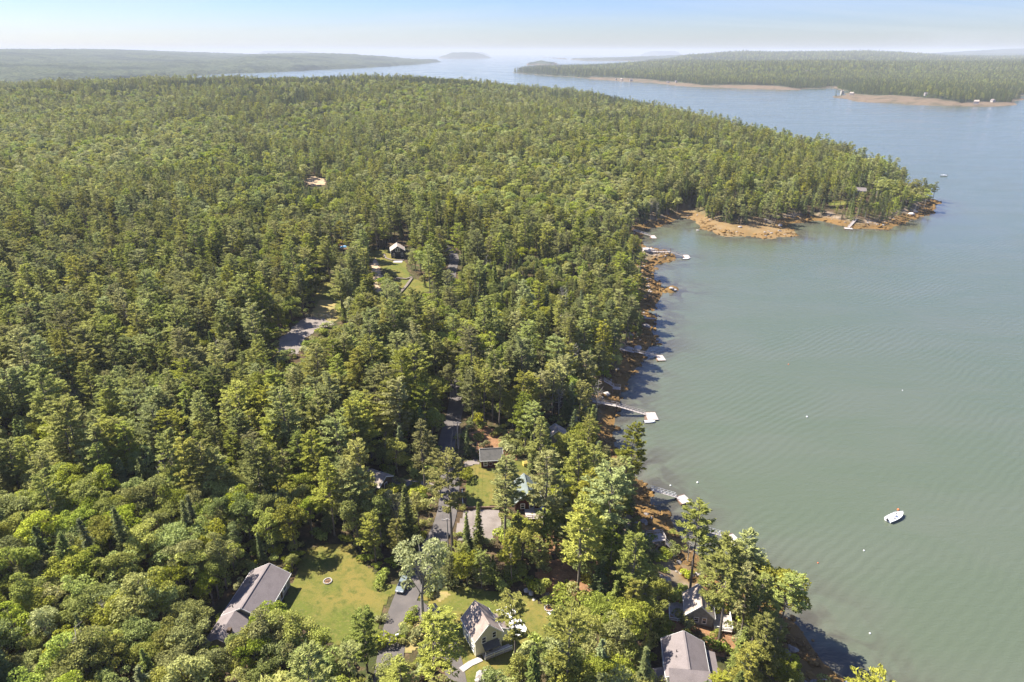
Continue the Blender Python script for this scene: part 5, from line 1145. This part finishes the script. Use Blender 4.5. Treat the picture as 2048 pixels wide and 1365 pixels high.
# trees that stand out in the photograph: (species, variant, base u, base v, scale)
HERO = [
    ('pale', 0, 846, 1236, 1.55, 'tall pale green birch like tree beside the road and the driveway fork'),
    ('pine', 4, 905, 1108, 1.18, 'slender pine leaning over the road above the birch, tufted crown'),
    ('pine', 1, 1010, 1098, .98, 'airy tall pine standing before the middle lawn'),
    ('pine', 1, 1087, 1098, 1.08, 'tall pine with dark trunk beside the green roofed house'),
    ('spruce', 1, 934, 1082, .52, 'small dark spruce leftmost on the grey parking patch'),
    ('spruce', 1, 956, 1090, .74, 'taller dark spruce on the grey parking patch'),
    ('pine', 4, 1208, 1152, 1.22, 'largest pine of the lower shore with a bare lower trunk'),
    ('pine', 4, 1378, 1200, 1.12, 'tall open pine beside the lower gangways'),
    ('pine', 1, 1437, 1290, 1.10, 'tall pine standing over the shore cottage'),
    ('broad', 1, 1500, 1240, 1.45, 'large spreading tree nearest the water at the lower right'),
    ('broad', 0, 1545, 1262, 1.30, 'rounded tree at the water edge right of the shore cottage'),
    ('pine', 0, 1470, 1215, .95, 'pine crowding the large spreading tree at the lower right'),
    ('broad', 3, 545, 1300, .95, 'round tree in front of the ranch house gable'),
    ('pale', 1, 478, 1330, .62, 'small grey green tree before the ranch garage'),
    ('broad', 2, 605, 1330, .95, 'round tree at the near edge of the lower lawn'),
    ('pine', 3, 735, 1345, .72, 'bright young pine where the lower lawn meets the road'),
    ('broad', 0, 650, 1345, .80, 'yellow green tree at the bottom of the lower lawn'),
    ('pine', 2, 868, 1372, .92, 'pine overhanging the driveway left of the cottage'),
    ('pine', 4, 1030, 1345, .78, 'thin pine in front of the right corner of the cream cottage'),
    ('broad', 3, 1100, 1340, .62, 'low bright tree right of the cottage'),
    ('pale', 0, 1170, 1310, .85, 'pale tree right of the fire pit'),
    ('spruce', 2, 1106, 1268, .50, 'small dark spruce by the garden chair'),
    ('broad', 0, 1300, 1275, .85, 'round bushy tree left of the shore cottage'),
    ('pale', 1, 705, 652, 1.05, 'pale spreading tree at the edge of the gravel clearing'),
    ('pine', 3, 800, 1130, .6, 'young pine at the road edge above the birch'),
    ('spruce', 0, 850, 575, .42, 'small dark spruce on the far lawn'),
    ('spruce', 1, 905, 620, .8, 'dark spruce at the foot of the visible stretch of road'),
    ('broad', 2, 850, 560, 1.1, 'broad dark tree right of the charcoal house'),
    ('broad', 1, 872, 556, 1.15, 'broad tree between the charcoal house and the road'),
    ('broad', 0, 832, 545, .95, 'round tree touching the charcoal house'),
    ('pine', 1, 660, 560, .8, 'lone pine at the left of the far clearing'),
    ('broad', 3, 770, 940, .62, 'bushy tree behind the brown garage'),
    ('broad', 1, 745, 930, .60, 'left bushy tree behind the brown garage'),
    ('spruce', 0, 935, 912, .55, 'dense young spruce between the utility pole and the outbuilding'),
    ('spruce', 2, 940, 1120, .6, 'young spruce below the parking patch'),
    ('broad', 0, 785, 1392, .72, 'full tree closing over the lower end of the road'),
    ('pine', 0, 812, 1450, .66, 'pine at the bottom edge over the end of the road'),
]
hp = []
for spn, var, u, v, sc, lab in HERO:
    p = G(u, v); hp.append((SPN.index(spn), p[0], p[1], p[2], sc, random.uniform(0, 6.28)))
FIRST = []
for i, c_ in enumerate(road_c[::1]):
    if 196 < c_[1] < 298 and i % 3 == 0:
        if not FIRST: FIRST.append(i // 3)
        e = 3.1 * (1 if (i // 3) % 2 else -1); spn = ('broad', 'pine', 'broad')[(i // 3) % 3]
        HERO.append((spn, i % 4, 0, 0, .98 if spn == 'broad' else .8, '%s tree overhanging the %s side of the hidden road, counted away from the red outbuilding' % (('first second third fourth fifth sixth seventh eighth ninth tenth eleventh twelfth thirteenth fourteenth fifteenth sixteenth seventeenth eighteenth nineteenth twentieth'.split() + ['farthest'] * 30)[(i // 3 - FIRST[0]) // 2], ('left', 'right')[e > 0])))
        hp.append((SPN.index(spn), c_[0] + e, c_[1], h1(c_[0] + e, c_[1]), .98 if spn == 'broad' else .8, random.uniform(0, 6.28)))
hp = np.array(hp)
d = np.min(np.hypot(T[:, 1][:, None] - hp[:, 1], T[:, 2][:, None] - hp[:, 2]), axis=1)
T = T[d > 3.4]

LM = [((520, 1190), 'the ranch house'), ((650, 1200), 'the lower lawn'), ((810, 1220), 'the lower road'), ((965, 1260), 'the cream cottage'), ((1060, 1225), 'the cottage lawn'), ((846, 1150), 'the tall birch'),
      ((960, 1000), 'the middle lawn'), ((1055, 990), 'the green roofed house'), ((985, 915), 'the dark red outbuilding'), ((890, 890), 'the shaded road'), ((755, 948), 'the brown garage'),
      ((1230, 815), 'the timber pier'), ((1345, 995), 'the truss gangway'), ((1310, 1083), 'the plank landing'), ((1395, 1200), 'the shore cottage'), ((1370, 1310), 'the shore house'), ((1550, 1200), 'the lower right waterline'),
      ((1260, 700), 'the short pier'), ((1112, 858), 'the grey cabin'), ((600, 660), 'the gravel clearing'), ((0, 1340), 'the bottom left corner'), ((250, 1340), 'the bottom edge'), ((0, 1050), 'the left edge'), ((250, 1150), 'the left broadleaf wood'),
      ((150, 900), 'the left pine wood'), ((400, 900), 'the inner pine wood'), ((600, 850), 'the upper thicket'), ((1180, 1340), 'the bottom middle thicket'), ((800, 720), 'the mid wood'), ((1100, 1140), 'the pine straw clearing'), ((1225, 890), 'the weedy shore')]
def tree_label(spn, sc, u, v, r):
    size = 'tall' if sc > .95 else 'middling' if sc > .72 else 'small'
    tone = dict(pine=['soft green', 'yellow green', 'grey green'], spruce=['dark', 'narrow dark', 'brownish dark'], broad=['rounded green', 'leafy yellow green', 'bushy'], pale=['pale', 'silvery green'])[spn]
    kind = dict(pine='pine', spruce='spruce', broad='broadleaf tree', pale='birch')[spn]
    d = [(math.hypot(u - a[0], v - a[1]), a, n) for a, n in LM]; d.sort(key=lambda q: q[0]); D, a, n = d[0]
    dx, dy = u - a[0], v - a[1]
    ang = math.degrees(math.atan2(-dy, dx)) % 360
    dirs = ['right of', 'above and right of', 'behind', 'above and left of', 'left of', 'below and left of', 'in front of', 'below and right of'][int(((ang + 22.5) % 360) // 45)]
    dist = 'close' if D < 45 else 'a little way' if D < 95 else 'some way' if D < 160 else 'far'
    n2 = d[1][2]
    k = '%s %s %s' % (size, r.choice(tone), kind)
    for lab in ('%s %s %s %s' % (k, dist, dirs, n), '%s %s %s' % (k, dirs, n), '%s between %s and %s' % (k, n, n2), '%s %s %s, %s' % (k, dirs, n, 'hemmed in by taller neighbours' if sc < .72 else 'with an uneven crown'), '%s towards %s from %s' % (k, n2, n), '%s %s %s %s' % (k, dist, 'seen past', n), '%s %s %s, nearer %s' % (k, dirs, n, n2), '%s alone %s' % (k, dirs + ' ' + n)):
        if len(lab.split()) <= 16 and lab not in USED: break
    USED.add(lab)
    return lab if len(lab.split()) <= 16 else '%s %s %s' % (k, dirs, n)
USED = set()
CNAME = dict(pine='pine_tree', spruce='spruce_tree', broad='broadleaf_tree', pale='birch_tree'); GNAME = dict(pine='pine trees of the near wood', spruce='spruce trees of the near wood', broad='broadleaf trees of the near wood', pale='birch trees of the near wood')
def plant(spn, var, x, y, z, sc, rz, label, group=True):
    wme, cme = PROTO[spn][var % len(PROTO[spn])]
    o = empty(CNAME[spn], (x, y, z), rz, label, dict(pine='pine tree', spruce='spruce tree', broad='tree', pale='birch')[spn], GNAME[spn]); o.scale = (sc * random.uniform(.9, 1.1), sc * random.uniform(.9, 1.1), sc)
    o.rotation_euler[0] = random.gauss(0, .025); o.rotation_euler[1] = random.gauss(0, .025)
    link('trunk', wme, o); link('crown', cme, o); return o
for h, q in zip(HERO, hp): plant(h[0], h[1], q[1], q[2], q[3], q[4], q[5], h[5])
rr_ = random.Random(5); rest = []
for k, spn in enumerate(SPN):
    S_ = T[T[:, 0] == k]
    u, v = proj(S_[:, 1], S_[:, 2], S_[:, 3] + HN[spn] * S_[:, 4] * .7)
    inview = (u > -25) & (u < 2070) & (v < 1395)
    dist = np.hypot(np.hypot(S_[:, 1], S_[:, 2]), CAM_H) + np.where(inview, 0, 1e6)
    order = np.argsort(dist / S_[:, 4]); quota = 285 if spn != 'pale' else 120
    sel = order[:quota]; sel = sel[inview[sel]]
    for i in sel:
        x, y, z, sc, rz = S_[i, 1:]; ub, vb = proj(np.array([x]), np.array([y]), np.array([z + HN[spn] * sc * .6]))
        plant(spn, rr_.randrange(9), x, y, z, sc, rz, tree_label(spn, sc, float(ub[0]), float(vb[0]), rr_))
    m = np.ones(len(S_), bool); m[sel] = False; rest.append(S_[m])
# ---- the rest of the wood: one object of kind stuff per species
def protos(name, meshes):
    c = bpy.data.collections.new(name)
    for i, me in enumerate(meshes):
        o = bpy.data.objects.new('%s_%02d' % (name, i), me); c.objects.link(o)
    return c
def mass(name, pts, meshes, label, cat=None, kind='stuff', tilt=0.03, flat=1.0):
    """pts (n,5): x y z scale rz -> one object that carries an instance on every point"""
    if not len(pts): return None
    me = bpy.data.meshes.new(name); n = len(pts); me.vertices.add(n); me.vertices.foreach_set('co', np.asarray(pts[:, :3], np.float32).ravel())
    r = np.random.default_rng(len(pts))
    a = me.attributes.new('which', 'INT', 'POINT'); a.data.foreach_set('value', r.integers(0, len(meshes), n).astype(np.int32))
    a = me.attributes.new('turn', 'FLOAT_VECTOR', 'POINT'); a.data.foreach_set('vector', np.stack([r.normal(0, tilt, n), r.normal(0, tilt, n), pts[:, 4]], 1).astype(np.float32).ravel())
    a = me.attributes.new('size', 'FLOAT_VECTOR', 'POINT'); k = r.uniform(.88, 1.12, n); a.data.foreach_set('vector', np.stack([pts[:, 3] * k, pts[:, 3] * k, pts[:, 3] * flat], 1).astype(np.float32).ravel())
    o = link(name, me); tag(o, label, cat, kind=kind)
    g = bpy.data.node_groups.new(name, 'GeometryNodeTree'); g.interface.new_socket('Geometry', in_out='INPUT', socket_type='NodeSocketGeometry'); g.interface.new_socket('Geometry', in_out='OUTPUT', socket_type='NodeSocketGeometry')
    N = g.nodes; L = g.links; gi = N.new('NodeGroupInput'); go = N.new('NodeGroupOutput'); iop = N.new('GeometryNodeInstanceOnPoints'); ci = N.new('GeometryNodeCollectionInfo')
    ci.inputs['Collection'].default_value = protos(name + '_form', meshes); ci.inputs['Separate Children'].default_value = True; ci.inputs['Reset Children'].default_value = True
    def attr(nm, ty):
        q = N.new('GeometryNodeInputNamedAttribute'); q.data_type = ty; q.inputs['Name'].default_value = nm; return q.outputs['Attribute']
    L.new(gi.outputs[0], iop.inputs['Points']); L.new(ci.outputs[0], iop.inputs['Instance']); iop.inputs['Pick Instance'].default_value = True
    L.new(attr('which', 'INT'), iop.inputs['Instance Index'])
    e2r = N.new('FunctionNodeEulerToRotation'); L.new(attr('turn', 'FLOAT_VECTOR'), e2r.inputs[0]); L.new(e2r.outputs[0], iop.inputs['Rotation'])
    L.new(attr('size', 'FLOAT_VECTOR'), iop.inputs['Scale']); L.new(iop.outputs[0], go.inputs[0])
    md = o.modifiers.new('trees', 'NODES'); md.node_group = g; return o
FN = dict(pine='pine_forest', spruce='spruce_forest', broad='broadleaf_forest', pale='birch_forest')
for k, spn in enumerate(SPN):
    S_ = rest[k]; near = S_[:, 2] < 430
    hi = [joined('%s_full' % spn, w_, c_) for w_, c_ in PROTO[spn]]
    for part, ms, nm in ((S_[near], hi, FN[spn]), (S_[~near], LOW[spn], 'far_' + FN[spn])):
        mass(nm, part[:, [1, 2, 3, 4, 5]], ms, dict(pine='mass of pines', spruce='mass of dark spruces', broad='mass of rounded broadleaf crowns', pale='scatter of pale birches')[spn] + (' close behind the near trees' if part is not S_[~near] and nm[:3] != 'far' else ' covering the hill beyond'), 'forest')
# opposite shore and spruces there
def far_trees(name, P, zf, box, sp, seed, label, hs=1.0, pick=None):
    r = np.random.default_rng(seed); gx = np.arange(box[0], box[1], sp); gy = np.arange(box[2], box[3], sp); X, Y = np.meshgrid(gx, gy)
    X = X.ravel() + r.uniform(-.5, .5, X.size) * sp; Y = Y.ravel() + r.uniform(-.5, .5, Y.size) * sp
    m = (np.abs(X) < .80 * Y + 60); X = X[m]; Y = Y[m]; s = sdist(X, Y, P) + (vnoise(X, Y, 90, 3) - .5) * 70; m = (s > 14) & ~on_flats(X, Y); X = X[m]; Y = Y[m]; s = s[m]; Z = zf(s, X, Y)
    for (hx, hy, hr_) in HOUSE_FAR:
        m = ~((np.abs(X - hx * (Y / hy)) < 13) & (Y < hy + 6) & (Y > hy - 45)); X = X[m]; Y = Y[m]; Z = Z[m]; s = s[m]
    k = r.random(len(X)); n = vnoise(X, Y, 150, 70); kind = np.where(k < .45 + .5 * ss(s, 260, 60) * 1.0 - .15 * n, 0, np.where(k < .8, 1, 2))
    pts = np.stack([X, Y, Z, r.normal(1.0, .13, len(X)).clip(.6, 1.4) * hs, r.uniform(0, 6.28, len(X))], 1)
    for i, (spn, nm) in enumerate((('spruce', name + '_spruces'), ('broad', name + '_broadleaf_trees'), ('pine', name + '_pines'))):
        q = pts[kind == i].copy(); q[:, 3] *= (1.15, 1.0, .75)[i]; mass(nm, q, LOW[spn], label + (', ' + dict(spruce='spruces', broad='broadleaf crowns', pine='pines')[spn]), 'forest')
far_trees('far_shore', A_w, zA, (0, 2400, 1700, 3200), 9.5, 21, 'wood covering the opposite shore', 1.05)
far_trees('far_shore_back', A_w, zA, (0, 4600, 3200, 5700), 18, 22, 'wood on the rising ground behind the opposite shore', 1.5)
far_trees('inland', A_w, zA, (700, 8200, 5700, 9600), 31, 23, 'wood on the farthest slopes of the opposite land', 2.1)
# undergrowth, shore rock and weed
r, X, Y, Z, s = scatter(-170, 150, 55, 330, 3.4, 77, min_sd=9)
ok = np.ones(X.shape, bool)
for P in NOTREE_W: ok &= ~(sdist(X, Y, P) > .8)
ok &= ~on_lane(X, Y, 3.3)
for (a, b, c) in HOUSE_PX: ok &= np.hypot(X - a, Y - b) > c * .9
u, v = proj(X, Y, Z + .6); ok &= ~(in_holes(u, v) & (r.random(X.shape) < .72))
n = vnoise(X, Y, 12, 80); ok &= r.random(X.shape) < .35 + .9 * n
pts = np.stack([X, Y, Z, r.uniform(.6, 1.9, X.shape), r.uniform(0, 6.28, X.shape)], 1)[ok]
mass('undergrowth', pts, BUSH, 'low bushes filling the forest floor between the near trees', 'undergrowth')
HB = [G(u, v) for u, v in ((829, 1227), (825, 1235), (821, 1243), (816, 1251), (811, 1260), (806, 1269), (802, 1279), (798, 1289))]
for k, p in enumerate(HB):
    o = link('hedge_shrub', BUSH[k % 3], None, (p[0], p[1], p[2] + .1), (0, 0, k * 1.3)); s_ = .75 + .12 * (k % 3); o.scale = (s_,) * 3
    tag(o, 'low clipped shrub in the roadside hedge, number %d from its upper end' % (k + 1) if False else ['topmost shrub of the roadside hedge by the driveway fork', 'second shrub down the roadside hedge', 'third shrub down the roadside hedge, a little larger', 'middle shrub of the roadside hedge', 'shrub just below the middle of the roadside hedge', 'third shrub from the mailbox in the roadside hedge', 'shrub next but one to the mailbox in the roadside hedge', 'lowest hedge shrub, right beside the mailbox'][k], 'shrub', 'shrubs of the roadside hedge')
def along_shore(n, lo, hi, seed, y1=900):
    r = np.random.default_rng(seed); P = MAIN[:len(near_w) * 14]; P = MAIN
    seg = np.linalg.norm(np.diff(P, axis=0), axis=1); ok = (P[:-1, 1] < y1) & (P[:-1, 1] > 55) & (P[:-1, 0] > -50) & (P[:-1, 0] < 420) & (seg < 140)
    idx = r.choice(np.where(ok)[0], n, p=seg[ok] / seg[ok].sum()); t = r.random(n)[:, None]; q = P[idx] * (1 - t) + P[idx + 1] * t
    d = P[idx + 1] - P[idx]; nn = np.stack([-d[:, 1], d[:, 0]], 1); nn /= np.linalg.norm(nn, axis=1, keepdims=True) + 1e-9
    off = r.uniform(lo, hi, n)[:, None]; a = q + nn * off; s = sd_main(a[:, 0], a[:, 1]); fl = (s < 0) & (off[:, 0] > 0); a[fl] = (q - nn * off)[fl]
    return r, a
r, a = along_shore(4600, -1.0, 11, 31); z = hgt(a[:, 0], a[:, 1]); m = (z > -.3) & ~((a[:, 1] > 425) & (r.random(len(a)) < .5)); sc = .3 + 1.5 * r.random(len(a)) ** 2.5
mass('rockweed_clumps', np.stack([a[:, 0], a[:, 1], z, sc, r.uniform(0, 6.28, len(a))], 1)[m], [rock_mesh(s, M['weed']) for s in (41, 42, 43)], 'orange brown rockweed draped over the tidal rocks along the shore', 'seaweed', tilt=.3, flat=.55)
r, a = along_shore(1500, 5, 17, 32); a = a[~((a[:, 1] > 425) & (r.random(len(a)) < .85))]; z = hgt(a[:, 0], a[:, 1]); sc = r.uniform(.25, 1.2, len(a)) ** 1.5
mass('shore_rocks', np.stack([a[:, 0], a[:, 1], z, sc, r.uniform(0, 6.28, len(a))], 1), RK, 'grey rocks lying along the bank above the seaweed line', 'rocks', tilt=.3, flat=.8)
# dead trees
for (u, v, sc, lab) in ((228, 1290, .95, 'leafless grey tree among the broadleaf wood at the lower left'), (1300, 440, 1.25, 'bare grey trunk at the head of the cove'), (1312, 442, 1.0, 'second bare trunk at the head of the cove'), (965, 700, .9, 'dead grey tree below the bend of the road'), (1375, 1125, .8, 'bare leaning tree above the plank landing'), (345, 1010, 1.1, 'bare trunk standing in the inner pine wood'), (1345, 400, 1.0, 'grey thinned tree on the slope behind the cove')):
    p = G(u, v); o = link('dead_tree', SNAG[random.randrange(2)], None, p, (0, 0, random.uniform(0, 6))); o.scale = (sc,) * 3; tag(o, lab, 'dead tree')

rd = np.random.default_rng(99); cand = T[(T[:, 2] > 70) & (T[:, 2] < 420) & (T[:, 0] != 1)]; cand = cand[rd.choice(len(cand), 46, replace=False)]
for q in cand:
    ub, vb = proj(q[1] + 2.2, q[2], q[3] + 9)
    if not (0 < ub < 2048 and vb < 1365): continue
    o = link('dead_tree', SNAG[rd.integers(0, 2)], None, (q[1] + 2.2, q[2], q[3]), (0, 0, rd.uniform(0, 6))); sc = rd.uniform(.9, 1.35); o.scale = (sc,) * 3
    tag(o, tree_label('pine', sc, float(ub), float(vb), rr_).replace('soft green pine', 'bare grey dead tree').replace('yellow green pine', 'leafless dead tree').replace('grey green pine', 'weathered dead tree'), 'dead tree', 'dead trees standing in the wood')
# ------------------------------------------------------------------ the air
hz = MB().box(-33000, 33000, -3500, 33000, -9.5, 196).build('haze', M['white']); hz.data.materials.clear()
hm = bpy.data.materials.new('haze_air'); hm.use_nodes = True; nt = hm.node_tree; nt.nodes.clear()
pv = nt.nodes.new('ShaderNodeVolumePrincipled'); pv.inputs['Color'].default_value = (0.73, 0.78, 0.85, 1); pv.inputs['Density'].default_value = HAZE_DENSITY; pv.inputs['Anisotropy'].default_value = 0.0
om = nt.nodes.new('ShaderNodeOutputMaterial'); nt.links.new(pv.outputs[0], om.inputs['Volume']); hz.data.materials.append(hm); hz['kind'] = 'stuff'
hz['label'] = 'pale summer haze over land and water'
